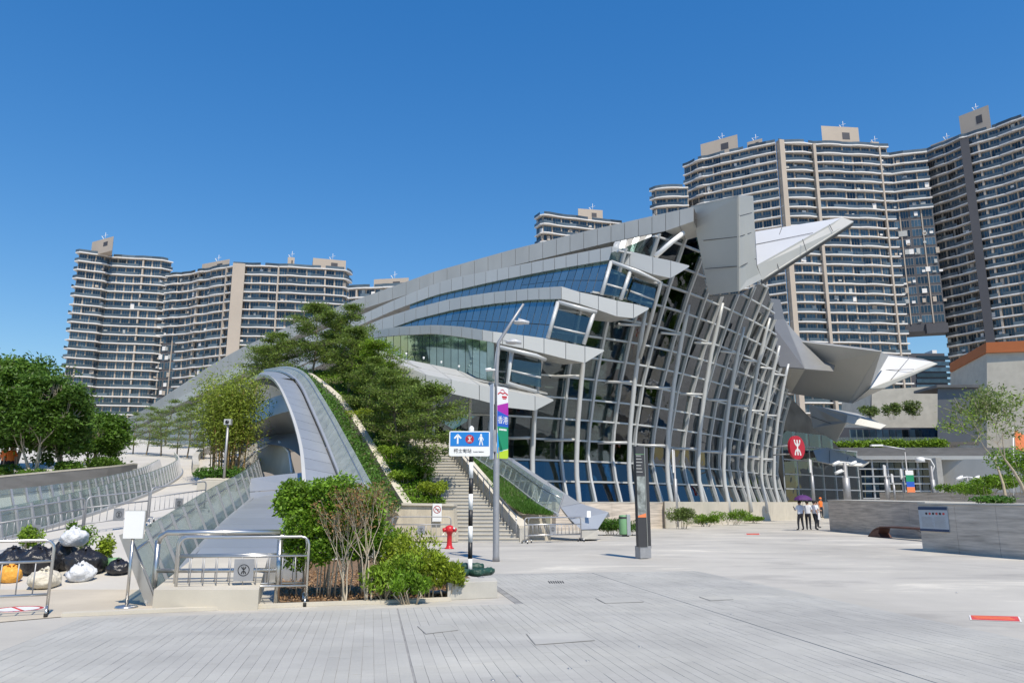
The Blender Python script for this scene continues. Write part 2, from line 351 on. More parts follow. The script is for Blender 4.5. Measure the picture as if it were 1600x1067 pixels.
def branch_tree(rng, height, fork, spread, r0, levels=4, kids=4, upk=.35, lean=(0,0)):
    segs = []; tips = []
    def grow(p, d, L, r, lv):
        k = 3
        for i in range(k):
            d2 = (d+Vector((rng.normal()*.16, rng.normal()*.16, rng.normal()*.10))).normalized(); q = p+d2*L/k
            r2 = r*(1-.28/k*(i+1)); segs.append((p, q, r, r2)); p, d, r = q, d2, r2
            if lv <= 1: tips.append((p.copy(), d.copy()))
        if lv <= 0: return
        n = kids+int(rng.integers(-1, 2))
        for j in range(n):
            a = 2*math.pi*(j/n)+rng.uniform(-.5, .5); sp = spread*rng.uniform(.7, 1.25)
            e = d.orthogonal().normalized(); f = d.cross(e)
            nd = (d+ (e*math.cos(a)+f*math.sin(a))*sp+Vector((0,0,upk))).normalized()
            grow(p, nd, L*rng.uniform(.6, .85), r*.62, lv-1)
    grow(Vector((0,0,0)), Vector((lean[0], lean[1], 1)).normalized(), fork, r0, levels)
    zmax = max(t[0].z for t in tips); k = height/zmax
    return [(a*k, b*k, r, s) for a, b, r, s in segs], [(t*k, d) for t, d in tips]
def wood(segs, rmin=.008):
    mb = MB()
    for a, b, r, s in segs: mb.tube([a, b+(b-a)*.06], [max(r, rmin), max(s, rmin)], 6 if r > .03 else 4, cap=False)
    return mb
# ---------------------------------------------------------------- the ground
mb = MB(); mb.add([(2500*math.cos(a), 2500*math.sin(a)+100, 0) for a in [2*math.pi*i/48 for i in range(48)]], [tuple(range(48))])
tag(mb.build('plaza', 'plaza'), kind='structure')
# plank paving in the foreground: long narrow slabs, all parallel, laid in staggered rows
E1 = Vector((.176, -.9844, 0)); E2 = Vector((.9844, .176, 0)); O0 = gr(615, 950)
def pv(u, v, z): p = O0+E2*u-E1*v; return Vector((p.x, p.y, z))
def uv(p): d = p-O0; return d.dot(E2), -d.dot(E1)
UR = uv(gr(1300, 937))[0]; UL = uv(gr(60, 995))[0]; UB = uv(gr(1280, 1012))[0]
mb = MB(); mb.prism([pv(UL-.02, -9, .002), pv(UR+.02, -9, .002), pv(UR+.02, 5.4, .002), pv(1.95, 5.4, .002), pv(1.95, .1, .002), pv(UL-.02, -.45, .002)], (0,0,.004))
paving = tag(mb.build('paving', 'joint'), kind='structure')
rng = np.random.default_rng(4); PW, PL, G_ = .118, .62, .0022
pl = []; done = [0, 0]; u = UL
while u < UR-PW:
    v = -6.0-rng.uniform(0, PL); vmax = 5.3 if u > 2.0 else lerp(-.45, .1, (u-UL)/(2-UL))
    if not done[0] and u > -.06: u += .022; done[0] = 1; continue      # the two slot drains
    if not done[1] and u > UB: u += .018; done[1] = 1; continue
    while v < vmax-.05:
        v1 = min(v+PL, vmax); x, y = proj(pv(u+PW/2, (v+v1)/2, 0)); c = pv(u, v, 0)
        if c.y > 5.6 and -60 < x < 1660: pl.append((c.y, u, v, v1))
        v = v1
    u += PW
pl.sort(); mesh_cache = {}
stuff = MB()
def plank_loops(u, v, v1, z):
    a = [(u+G_, v+G_), (u+PW-G_, v+G_), (u+PW-G_, v1-G_), (u+G_, v1-G_)]
    return a
n_part = 0
for (yy, u, v, v1) in pl:
    dz = rng.normal()*.0005; L = round(v1-v, 2)
    g_ = (.0008, .0014, .0026)[int(rng.integers(0, 3))]; L = (L, g_)
    if n_part < 300 and abs(L[0]-PL) < .011:
        if L not in mesh_cache:
            m_ = MB(); m_.prism([E2*g_-E1*g_, E2*(PW-g_)-E1*g_, E2*(PW-g_)-E1*(PL-g_), E2*g_-E1*(PL-g_)], (0,0,.008))
            mesh_cache[L] = m_.build('paving_plank', 'plank', paving); o = mesh_cache[L]
        else:
            o = mesh_cache[L].copy(); COL.objects.link(o)
        o.location = pv(u, v, .004+dz); n_part += 1
    else:
        G_ = g_; q = plank_loops(u, v, v1, 0); z0 = .012+dz
        A = [pv(a, b, z0) for a, b in q]; B = [pv(a, b, .003) for a, b in q]
        stuff.add(A+B, [(0,1,2,3), (0,4,5,1), (1,5,6,2), (2,6,7,3), (3,7,4,0)])
tag(stuff.build('paving_planks', 'plank', paving), kind='stuff')
# service covers: dark corner marks of recessed frames let into the paving
for i, (a, lab) in enumerate([([(652, 978), (665, 990), (716, 984), (703, 975)], 'recessed access cover in the paving left of the slab joints'),
                              ([(822, 990), (836, 1007), (930, 1000), (908, 987)], 'large recessed access cover with dark rim in the foreground paving'),
                              ([(930, 934), (945, 942), (1006, 940), (990, 932)], 'small recessed access cover further back in the paving'),
                              ([(1092, 932), (1110, 938), (1146, 936), (1130, 930)], 'faint recessed access cover beside the long slot drain')]):
    P = [gr(x, y, .0165) for x, y in a]; t = thing('access_cover', lab, 'cover', (P[0]+P[2])/2, 0, 'access covers in the paving')
    c = (P[0]+P[1]+P[2]+P[3])/4; m_ = MB(); m_.prism([c.lerp(p, 1.0) for p in P], (0,0,.003)); m_.build('frame', 'joint', t)
    m_ = MB(); m_.prism([c.lerp(p, .972)+Vector((0,0,.001)) for p in P], (0,0,.003)); m_.build('lid', 'plank', t)
P = [gr(*q, .002) for q in ((855, 908), (858, 912), (883, 911.5), (880, 908))]
t = thing('drain_grate', 'small dark slotted drain grate in the pale plaza', 'drain', P[0]); c = sum(P, Vector())/4
m_ = MB(); m_.prism(P, (0,0,.006)); m_.build('frame', 'galv', t)
for i in range(7):
    f0, f1 = (i+.2)/7, (i+.75)/7
    m_ = MB(); m_.prism([P[0].lerp(P[3], f0)+Vector((0,0,.007)), P[0].lerp(P[3], f1)+Vector((0,0,.007)), P[1].lerp(P[2], f1)+Vector((0,0,.007)), P[1].lerp(P[2], f0)+Vector((0,0,.007))], (0,0,.004)); m_.build('slot', 'rubber', t)
# kerb of the planting bed and the sandy ground beside it
K0, K1, K2 = gr(95, 964), gr(437, 949), gr(705, 939); K3 = gr(842, 935)
mb = MB()
mb.prism([K0+Vector((0,0,.002)), K1+Vector((0,0,.002)), K2+Vector((0,0,.002)), K2+Vector((-.05,.16,.002)), K1+Vector((-.05,.16,.002)), K0+Vector((-.05,.16,.002))], (0,0,.05)); tag(mb.build('kerb', 'concrete_cream'), kind='structure')
mb = MB(); mb.add([gr(x, y, .009) for x, y in ((-160, 985), (95, 963), (262, 955), (330, 890), (300, 868), (-160, 868))], [(0,1,2,3,4,5)])
tag(mb.build('sandy_ground', 'sand_paving'), kind='structure')
# the rising ground on the left: path, lawn
BAL = [gr(240, 946), rp(300, 868), rp(352, 815), rp(392, 780), rp(410, 752), rp(405, 735)]
for p in BAL: p.z = rz(p.y)
edge = [Vector((-6.15, 13.0, 0))]+[p.copy() for p in BAL[1:]]+[Vector((-15.2, 46, 0)), Vector((-22, 62, 0)), Vector((-45, 90, 0)), Vector((-80, 112, 0))]
mb = MB(); rows = []
for p in edge: rows.append([Vector((x, p.y, rz(p.y)+.004)) for x in np.linspace(p.x, -170, 8)])
rows.insert(1, [Vector((x, 15.0, .004)) for x in np.linspace(-6.7, -170, 8)]); rows.sort(key=lambda r: r[0].y)
for a, b in zip(rows, rows[1:]): mb.loft(a, b)
tag(mb.build('rising_path', 'path'), kind='structure')
# ---------------------------------------------------------------- the railway station
ST = thing('railway_station', 'railway station with overlapping swooping metal roofs and a curved glass and steel front', 'station', (5, 60, 0))
FB = smooth([at(x, 785, d) for x, d in ((676, 47.8), (780, 48.6), (850, 50), (930, 52), (1000, 54.5), (1060, 58), (1120, 63), (1170, 69), (1228, 80))], 6)
for p in FB: p.z = 1.6
FL = plen(FB); MSP = 2.25; NM = int(FL/MSP)
PROF = [(0.0, .35), (1.6, .0), (3.2, -.5), (4.7, -.75), (6.5, -.5), (9.8, .3), (13, 1.45), (16.5, 2.95), (20, 4.7), (23, 6.4)]
def fs(s, z):
    p = pick(FB, s); t = (pick(FB, min(FL, s+.6))-pick(FB, max(0, s-.6))); t.z = 0; t.normalize(); nn = Vector((t.y, -t.x, 0))
    q = p+nn*interp(PROF, z); q.z = z; return q, t, nn
FP = [(660,800),(660,595),(700,590),(768,585),(775,533),(853,530),(868,463),(938,455),(955,395),(1076,347),(1086,352),(1108,464),(1157,460),(1195,437),(1208,480),(1215,560),(1238,640),(1240,800)]
def inside(p, poly=FP):
    x, y = proj(p); c = False; j = len(poly)-1
    for i in range(len(poly)):
        xi, yi = poly[i]; xj, yj = poly[j]
        if (yi > y) != (yj > y) and x < (xj-xi)*(y-yi)/(yj-yi)+xi: c = not c
        j = i
    return c
ZS = [1.6+1.36*i for i in range(17)]
# panes (each cell between two uprights and two transoms)
def clip_to(quad, poly):                 # the part of the outline that falls inside one convex cell (pixels)
    ar = sum(quad[i][0]*quad[(i+1) % 4][1]-quad[(i+1) % 4][0]*quad[i][1] for i in range(4)); q = quad if ar > 0 else quad[::-1]; out = list(poly)
    for i in range(4):
        (ax, ay), (bx, by) = q[i], q[(i+1) % 4]; inp = out; out = []
        def side(p): return (bx-ax)*(p[1]-ay)-(by-ay)*(p[0]-ax)
        for k in range(len(inp)):
            P_, Q_ = inp[k-1], inp[k]; sp_, sq_ = side(P_), side(Q_)
            if (sp_ >= 0) != (sq_ >= 0): f = sp_/(sp_-sq_); out.append((P_[0]+(Q_[0]-P_[0])*f, P_[1]+(Q_[1]-P_[1])*f))
            if sq_ >= 0: out.append(Q_)
        if not out: return []
    return out
for i in range(NM):
    s0, s1 = i*MSP+.10, (i+1)*MSP-.10
    for j in range(len(ZS)-1):
        z0, z1 = ZS[j]+.07, ZS[j+1]-.07; L = [fs(s0, z0)[0], fs(s1, z0)[0], fs(s1, z1)[0], fs(s0, z1)[0]]; nv = fs((s0+s1)/2, z0)[2]
        Q = [proj(p) for p in L]
        if not (620 < Q[0][0] < 1300): continue
        m_ = MB()
        if all(inside(p) for p in L): m_.hexa(L, [p-nv*.03 for p in L])
        else:
            C_ = clip_to(Q, FP)
            if len(C_) < 3: continue
            cen = sum(L, Vector())/4; pn = (L[2]-L[0]).cross(L[3]-L[1]).normalized(); W_ = []
            for x, y in C_:
                r = ray(x, y); o_ = Vector((0,0,CAM_H)); t_ = (cen-o_).dot(pn)/r.dot(pn); w_ = o_+r*t_
                if not W_ or (w_-W_[-1]).length > .02: W_.append(w_)
            if len(W_) < 3: continue
            m_.prism(W_, -nv*.03)
        m_.build('glass_pane', 'facade_glass', ST)
# uprights
for i in range(NM+1):
    s = min(i*MSP, FL); run = []; runs = []
    for z in np.arange(1.2, 23, .12):
        q = fs(s, z)
        if inside(q[0]) or z < 1.5: run.append(q)
        elif run: runs.append(run); run = []
    if run: runs.append(run)
    for run in runs:
        if len(run) < 3: continue
        m_ = MB(); m_.sweep([q[0] for q in run], [q[1] for q in run], [q[2] for q in run], .082, -.35, .22); m_.build('mullion', 'frame', ST)
# transoms
for z in ZS:
    run = []; runs = []
    for s in np.arange(0, FL, .2):
        q = fs(s, z)
        if inside(q[0]): run.append(q)
        elif run: runs.append(run); run = []
    if run: runs.append(run)
    for run in runs:
        if len(run) < 3: continue
        m_ = MB(); up = Vector((0,0,1)); m_.sweep([q[0] for q in run], [up]*len(run), [q[2] for q in run], .055, -.14, .13); m_.build('transom', 'frame', ST)
# outer tubular columns with short ties back to the wall
for i, (sm, zt) in enumerate([(3.3, 6.6), (6.0, 8.8), (9.3, 11.6), (13.7, 14.8), (17.8, 15.6), (22.3, 16.6), (26.8, 15.6), (31.6, 17.2), (36.0, 15.6), (40.3, 14.6)]):
    pts = []
    for z in np.linspace(.8, zt, 14):
        q, t, nn = fs(sm, z); off = interp([(0, .75), (5, 1.55), (10, 1.25), (18, .35)], z); pts.append(q+nn*off)
    m_ = MB(); m_.tube(pts, [.165]*12+[.14, .10], 10); c_ = m_.build('column', 'frame', ST)
    for z in (5.6, 9.7, 13.5):
        if z < zt-1:
            q, t, nn = fs(sm, z); off = interp([(0, .75), (5, 1.55), (10, 1.25), (18, .35)], z)
            m_ = MB(); m_.tube([q+nn*.05-t*1.6, q+nn*off*.55-t*.7, q+nn*(off-.05)], .10, 8); m_.build('tie', 'frame', c_)
# the ribbon roofs. Each: front quads between an upper and a lower edge, thick, with open joints over a dark core
def dpx(x, a, da, b, db): return 1/(1/da+(1/db-1/da)*(x-a)/(b-a))
def ribbon(name, top, bot, dep, xs, back, m, gap=.035, coreinset=.05):
    T = [at(x, interp(top, x), interp(dep, x) if isinstance(dep, list) else dep(x)) for x in xs]
    B = [at(x, interp(bot, x), interp(dep, x) if isinstance(dep, list) else dep(x)) for x in xs]
    back = [Vector(b) for b in back] if isinstance(back[0], (list, tuple, Vector)) else [Vector(back)]*len(xs)
    core = MB(); k = len(xs)
    T2 = [t+b*.03+Vector((0,0,-.05)) for t, b in zip(T, back)]; B2 = [t+b*.03+Vector((0,0,.05)) for t, b in zip(B, back)]
    T3 = [t+b*.97+Vector((0,0,-.05)) for t, b in zip(T, back)]; B3 = [t+b*.97+Vector((0,0,.05)) for t, b in zip(B, back)]
    for i in range(k-1): core.hexa([T2[i], T2[i+1], B2[i+1], B2[i]], [T3[i], T3[i+1], B3[i+1], B3[i]])
    co = core.build(name, 'clad_core', ST)
    for i in range(k-1):
        L = (T[i+1]-T[i]).length; g = min(.3, gap/L/2)
        q = [T[i].lerp(T[i+1], g), T[i].lerp(T[i+1], 1-g), B[i].lerp(B[i+1], 1-g), B[i].lerp(B[i+1], g)]
        b0, b1 = back[i], back[i+1]
        p = MB(); p.hexa(q, [q[0]+b0, q[1]+b1, q[2]+b1, q[3]+b0]); p.build('cladding_panel', m, co)
    return T, B
# the highest roof edge
r1t = [(165,670),(224,641),(290,597),(335,567),(380,542),(470,501),(560,467),(680,424),(800,390),(920,360),(1040,333),(1154,308)]
r1b = [(165,678),(224,652),(290,619),(335,594),(380,569),(470,520),(560,485),(680,446),(770,423),(860,401),(956,378),(1040,361),(1083,346),(1154,330)]
d1 = lambda x: dpx(x, 1154, 46.5, 165, 112)
T1, B1 = ribbon('upper_roof', r1t, r1b, d1, list(np.linspace(165, 1040, 42))+[1062, 1084], (.9, 2.2, -.25), 'clad_roof')
m_ = MB(); m_.loft([p+Vector((.35,.7,-.2)) for p in T1], [p+Vector((-4, 30, -9.5)) for p in T1], (0,0,-.4)); m_.build('roof_shell', 'clad_dark', ST)
# its beak: folded plates above the apex of the glass
def plate(pts, m, name='cladding_plate', th=.12, toward=None, joints=()):
    P = [at(*p) for p in pts]; c = sum(P, Vector())/len(P); nn = (P[1]-P[0]).cross(P[2]-P[0]).normalized()
    if nn.dot(c-Vector((0,0,CAM_H))) < 0: nn = -nn
    mb = MB(); mb.prism(P, nn*th); o = mb.build(name, m, ST)
    for (a, b) in joints:
        a, b = at(*a), at(*b); d = (b-a).normalized(); s = d.cross(nn).normalized()*.022
        j = MB(); j.prism([a-s-nn*.012, b-s-nn*.012, b+s-nn*.012, a+s-nn*.012], nn*.03); j.build('panel_joint', 'clad_core', o)
    return o
d = 46.5
plate([(1080,325,49.6),(1154,308,46.5),(1155,455,48.4),(1108,461,50.2),(1084,346,49.6)], 'clad_soffit', joints=[((1099,345,49.1),(1154.6,336,46.86)), ((1099,376,49.4),(1154.7,370,47.3)), ((1101,420,49.7),(1154.8,416,47.9))])
plate([(1154,308,46.5),(1177,309,49.5),(1182,416,51.2),(1191,436,51.6),(1155,455,48.4)], 'clad_soffit', joints=[((1154.3,338,46.9),(1177.6,332,49.9)), ((1154.5,370,47.3),(1179,362,50.4)), ((1154.8,418,47.9),(1181.5,404,51.0))])
plate([(1080,325,50),(1154,308,46.5),(1177,309,49.5),(1150,314,60)], 'clad_roof')
plate([(1180,362,57),(1316,340,60),(1183,414,51.2)], 'clad_white', joints=[((1180.5,382,54.5),(1270,364,56.5)), ((1222,355,57.9),(1205,401,52.7))])
plate([(1316,340,60),(1334,346,59.6),(1191,437,51.6),(1183,414,51.2)], 'clad_soffit', joints=[((1296,351,58.3),(1301,361,57.4)), ((1254,374,54.7),(1260,392,53.6)), ((1210,399,53.0),(1217,420,52.8))])
m_ = MB(); m_.prism([at(1180,362,57.2), at(1316,340,60.2), at(1334,346,59.8), at(1191,437,51.8)], (0,.25,-.3)); m_.build('wing_core', 'clad_core', ST)
# white raking tube and strip glazing left of the apex
m_ = MB(); m_.tube([at(1024,401,49.3), at(1050,378,49.2), at(1068,364,49.4)], .17, 12); m_.build('raking_tube', 'white', ST)
A = [at(x, interp(r1b, x)+1, 50.6) for x in (960, 990, 1020, 1050, 1079)]; B = [at(x, y, 50.2) for x, y in ((958,386), (984,393), (1005,397), (1022,402), (1066,366))]
for i in range(4):
    for k in range(3):
        f0, f1 = k/3+.02, (k+1)/3-.02
        m_ = MB(); q = [A[i].lerp(A[i+1], f0), A[i].lerp(A[i+1], f1), B[i].lerp(B[i+1], f1), B[i].lerp(B[i+1], f0)]; m_.prism(q, (0,.05,.02)); m_.build('skylight_strip', ['frame_dark', 'zinc', 'clad_dark'][(i+k) % 3], ST)
m_ = MB(); m_.loft([p+Vector((0,.3,0)) for p in A], [p+Vector((0,.3,0)) for p in B]); m_.build('skylight_backing', 'frame_dark', ST)
# the four lower ribbons
def dlist(pairs, far=(170, 112)):
    def f(x):
        if x >= pairs[0][0]: return interp(pairs, x)
        return dpx(x, pairs[0][0], pairs[0][1], *far)
    return f
sideb = Vector((.5, 1.6, .1)); frontb = Vector((-1.1, 2.6, .35))
def bk(xs, xc, s=sideb, f=frontb): return [s if x < xc else f for x in xs]
r2t = [(190,672),(230,648),(290,616),(380,568),(425,548),(560,494),(620,467),(680,443),(710,434),(800,416),(890,398),(956,385),(984,392.5),(1020,401.5),(1056,409),(1077,415)]
r2b = [(190,679),(260,641),(350,598),(425,562),(560,509),(620,483),(680,461),(770,440),(860,422),(956,405.5),(975,412),(1011,425.5),(1044,437),(1077,417)]
xs2 = list(np.linspace(190, 560, 14))+list(np.linspace(580, 956, 22))+[984, 1020, 1048, 1077]
T2, B2 = ribbon('second_roof', r2t, r2b, dlist([(956, 49.6), (1077, 47.6)]), xs2, bk(xs2, 957), 'clad')
r3t = [(185,683),(260,650),(320,627),(410,581),(560,515),(590,500),(650,480.5),(710,465.5),(770,456.5),(830,450.5),(877,447.5),(906,456.5),(935,462.5),(965,470),(992,475),(1014,481)]
r3b = [(185,690),(260,661),(320,641),(410,597),(560,531),(605,515),(650,498.5),(710,483.5),(770,474.5),(830,468),(877,467),(902,473.6),(929,482),(957,492.5),(985,500),(1014,483)]
xs3 = list(np.linspace(185, 560, 12))+list(np.linspace(580, 877, 18))+[906, 935, 964, 990, 1014]
T3, B3 = ribbon('third_roof', r3t, r3b, dlist([(877, 47.6), (1014, 47.2)]), xs3, bk(xs3, 878), 'clad')
r4t = [(180,694),(300,652),(420,600),(520,548),(578,518),(620,510.5),(680,507.5),(725,510.5),(770,518),(818,524),(851,528.5),(887,536),(944,546.5)]
r4b = [(180,700),(300,662),(420,612),(520,560),(578,528),(620,524),(680,521),(725,527),(770,534.5),(815,543.5),(848,551.6),(881,560),(912,568),(944,548.5)]
xs4 = list(np.linspace(180, 560, 10))+list(np.linspace(575, 770, 13))+[785, 818, 850, 884, 914, 944]
T4, B4 = ribbon('fourth_roof', r4t, r4b, dlist([(760, 45.8), (944, 46.2)]), xs4, bk(xs4, 772), 'clad')
r5t = [(600,560),(640,575),(665,585),(705,593),(750,602),(794,610),(837,619),(865,624)]
r5b = [(600,574),(640,593),(665,604),(702,614),(746,624),(788,635.6),(829,645),(865,626)]
T5, B5 = ribbon('lowest_roof', r5t, r5b, [(600, 46.2), (700, 45.2), (865, 45.4)], [600, 632, 665, 705, 749, 792, 836, 865], [(-1.6,2.9,1.45)]*5+[(-1.4,2.2,.9)]*3, 'clad')
m_ = MB(); m_.loft([p+Vector((-.3,1.2,.56)) for p in T5], [p+Vector((-2.3,6.0,1.9)) for p in T5], (0,.02,-.1)); m_.build('lowest_roof_deck', 'clad_roof', ST)
for i in range(6):
    p = T5[0].lerp(T5[-1], .12+.11*i)+Vector((-1.3,2.2,1.2)); m_ = MB(); m_.lathe([(0,.16),(.06,.15),(.07,.08),(.03,0)], p, 8); m_.build('roof_lamp', 'white', ST)
# blue clerestory glazing between the ribbons, pane by pane
def clere(up_pts, lo_pts, x0, x1, n, dfu, dfl, name='clerestory_pane', xr=None):
    xs = np.linspace(x0, x1, n+1); G = []
    for x in xs: G.append((at(x, interp(up_pts, x), dfu(x)+.35), at(x+(xr(x) if xr else 0), interp(lo_pts, x+(xr(x) if xr else 0)), dfl(x)+.75)))
    back = MB(); back.loft([g[0]+Vector((.05,.25,0)) for g in G], [g[1]+Vector((.05,.25,0)) for g in G]); bo = back.build('clerestory_frame', 'frame_dark', ST)
    for i in range(n):
        a, b = G[i], G[i+1]; e = .035
        if (a[0]-a[1]).length < .12: continue
        for (v0, v1) in (((0, 1),) if (b[0]-b[1]).length < 1.7 or x1 < 860 else ((0, .62), (.64, 1))):
            q = [a[0].lerp(b[0], e).lerp(a[1].lerp(b[1], e), v0), a[0].lerp(b[0], 1-e).lerp(a[1].lerp(b[1], 1-e), v0), a[0].lerp(b[0], 1-e).lerp(a[1].lerp(b[1], 1-e), v1), a[0].lerp(b[0], e).lerp(a[1].lerp(b[1], e), v1)]
            m = MB(); m.prism(q, (.02, .05, 0)); m.build(name, 'mirror_blue', bo)
d2, d3, d4 = dlist([(956, 49.6)]), dlist([(877, 47.6)]), dlist([(760, 45.8), (944, 46.2)])
clere([(x, y-2) for x, y in r2b], [(650,484),(710,470),(770,460),(830,455),(877,452),(938,459)], 640, 952, 26, d2, lambda x: d2(x)-.9, xr=lambda x: -interp([(640, 0), (952, 15)], x))
clere([(x, y-2) for x, y in r3b], [(578,524),(620,514),(680,512),(725,515),(770,522),(820,529),(856,534)], 590, 874, 26, d3, lambda x: d3(x)-.8, xr=lambda x: -interp([(590, 0), (874, 18)], x))
r5back = [(560,548),(640,562),(700,578),(769,596)]
clere([(x, y-2) for x, y in r4b], r5back, 570, 772, 18, d4, lambda x: d4(x)+.1)
# white corner frames of the front glazing, one box window under each ribbon
def corner(pts, r=.13):
    m = MB(); m.tube([at(*p) for p in pts], r, 8); m.build('corner_frame', 'frame', ST)
for pts in ([(955,409,48.6),(940,460,48.0)], [(955,409,48.6),(996,424,48.2),(1033,441,48.6),(1000,560,51.3)], [(985,424,48.4),(970,468,48.2)], [(872,472,46.8),(856,528,46.4)], [(872,472,46.8),(905,481,46.6),(932,488,47.0)], [(928,489,47),(912,538,47.2)], [(779,542,45.2),(772,592,45.6)], [(779,542,45.2),(838,556,45.6),(852,562,46.2)], [(800,548,45.6),(793,598,46.0),(838,612,46.4)]): corner(pts)
def window_box(q, dd):
    P = [at(x, y, dd) for x, y in q]; m = MB(); m.prism(P, (-.05,.12,.03)); o = m.build('front_window', 'facade_glass', ST)
    m = MB(); m.tube([P[0].lerp(P[3], .62), P[1].lerp(P[2], .62)], .07, 6); m.build('glazing_bar', 'frame', o)
for q, dd in (([(951,418),(989,433),(976,466),(938,458)], 48.9), ([(992,434),(1028,447),(1019,482),(980,468)], 49.2), ([(871,484),(924,497),(910,538),(860,527)], 47.3), ([(795,552),(846,566),(845,605),(800,596)], 46.4)): window_box(q, dd)
# right-hand shells beyond the glass front
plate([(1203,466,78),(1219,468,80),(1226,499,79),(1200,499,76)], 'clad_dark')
plate([(1200,499,76),(1226,499,79),(1257,575.5,72),(1200,571,74)], 'clad_dark', joints=[((1201,520,75.5),(1234,520,77)), ((1201,545,74.8),(1245,546,74.8))])  # face in shade, its darkness put into the cladding colour
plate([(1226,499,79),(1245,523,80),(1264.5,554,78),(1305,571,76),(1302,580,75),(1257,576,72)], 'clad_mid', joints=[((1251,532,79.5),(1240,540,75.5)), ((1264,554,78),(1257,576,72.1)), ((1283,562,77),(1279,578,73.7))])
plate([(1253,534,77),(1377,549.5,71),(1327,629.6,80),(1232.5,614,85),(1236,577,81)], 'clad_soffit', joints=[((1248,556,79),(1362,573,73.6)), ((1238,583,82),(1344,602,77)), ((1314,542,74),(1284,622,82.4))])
plate([(1377,549.5,71),(1388,556,76),(1358.5,607,76),(1331,629.6,79.6),(1327,629.6,80)], 'clad')
plate([(1388,556,78),(1456,565,78),(1358.5,607,75.5)], 'clad_white', joints=[((1376,578,77),(1428,577,76.8)), ((1420,560,78),(1392,593,76.2))])
plate([(1456,565,78),(1465,568,77.8),(1381,606,76),(1331,629.6,79.6),(1358.5,607,75.5)], 'clad_soffit')
m_ = MB(); m_.prism([at(1253,534,77.5), at(1377,549.5,71.8), at(1388,556,78.4), at(1456,565,78.6), at(1464,568,78.4), at(1331,629,80.4), at(1232.5,614,85.4)], (0,1.6,.6)); m_.build('wing_core', 'clad_mid', ST)
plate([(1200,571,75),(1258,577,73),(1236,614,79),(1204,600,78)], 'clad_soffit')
for x0 in (0,):
    plate([(1264,632,82),(1324,648,78),(1322,660,77.6),(1306,690,80),(1270,668,82)], 'clad_roof', joints=[((1284,640,80.9),(1278,672,81.6)), ((1304,645,79.4),(1293,681,80.8)), ((1266,650,82),(1316,668,78.4))])
    plate([(1324,648,78),(1385,664,76),(1375.5,670,76),(1322,660,77.6)], 'clad')
    plate([(1264,632,82),(1324,648,78),(1385,664,76),(1340,646,90)], 'clad_roof')
plate([(1270.5,703,82),(1293,699,82),(1358,721.5,78),(1348,728,78),(1295.5,724,79),(1277,720,80)], 'clad', joints=[((1296,701,81.8),(1296,723,79)), ((1326,711,80),(1322,726,78.6))])
plate([(1270.5,703,82),(1293,699,82),(1358,721.5,78),(1310,706,90)], 'clad_roof')
# glazed entrance at the far end
EA, EB = at(1228, 785, 80.5), at(1345, 785, 92); EA.z = EB.z = 0
for i in range(6):
    for j in range(6):
        a, b = EA.lerp(EB, i/6+.008), EA.lerp(EB, (i+1)/6-.008); z0, z1 = .1+1.5*j, 1.5*(j+1)
        if j == 5 and i > 3: continue
        m_ = MB(); m_.wallseg(a, b, z0, z1, -.04); m_.build('entrance_pane' if j else 'entrance_door', 'facade_glass', ST)
for i in range(7):
    a = EA.lerp(EB, i/6); m_ = MB(); m_.box(a.x-.06, a.y-.06, 0, a.x+.06, a.y+.06, 9.0 if i < 4 else 7.6); m_.build('mullion', 'frame_dark', ST)
for j in range(1, 6):
    m_ = MB(); m_.wallseg(EA+Vector((0,-.1,0)), EB+Vector((0,-.1,0)), 1.5*j-.06, 1.5*j+.06, -.1); m_.build('transom', 'frame_dark', ST)
# inside: back wall, mezzanine decks, inner columns
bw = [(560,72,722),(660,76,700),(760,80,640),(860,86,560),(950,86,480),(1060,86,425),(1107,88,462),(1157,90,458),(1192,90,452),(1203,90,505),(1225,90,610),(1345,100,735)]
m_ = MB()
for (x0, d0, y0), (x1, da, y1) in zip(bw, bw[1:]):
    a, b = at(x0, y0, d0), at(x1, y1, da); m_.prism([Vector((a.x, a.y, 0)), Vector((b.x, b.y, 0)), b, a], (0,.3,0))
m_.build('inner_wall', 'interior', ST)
for z, s0, s1 in ((6.6, 2, 34), (10.4, 12, 36)):
    A = [fs(s, 5)[0]-fs(s, 5)[2]*3.2 for s in np.linspace(s0, s1, 16)]; B = [fs(s, 5)[0]-fs(s, 5)[2]*11 for s in np.linspace(s0, s1, 16)]
    for p in A+B: p.z = z
    m_ = MB(); m_.loft(A, B, (0,0,-.5)); m_.build('mezzanine_deck', 'interior_white', ST)
    m_ = MB(); m_.loft([p+Vector((0,0,.02)) for p in A], [p+Vector((0,0,1.0)) for p in A]); m_.build('deck_rail', 'rail_glass', ST)
for s in (15, 20.5, 26, 31, 36):
    q, t, nn = fs(s, 5); a = q-nn*4.5
    m_ = MB(); m_.tube([Vector((a.x, a.y, 1.0)), Vector((a.x, a.y, 7)), Vector((a.x, a.y, 11))+nn*1.5, Vector((a.x, a.y, 14))+nn*2.5], [.35,.33,.28,.22], 10); m_.build('inner_column', 'interior_white', ST)
A = [fs(s, 2)[0]-fs(s, 2)[2]*.6 for s in np.linspace(0, FL, 24)]; B = [fs(s, 2)[0]-fs(s, 2)[2]*16 for s in np.linspace(0, FL, 24)]
for p in A+B: p.z = 1.1
m_ = MB(); m_.loft(A, B, (0,0,-.3)); m_.build('hall_floor', 'interior_floor', ST)
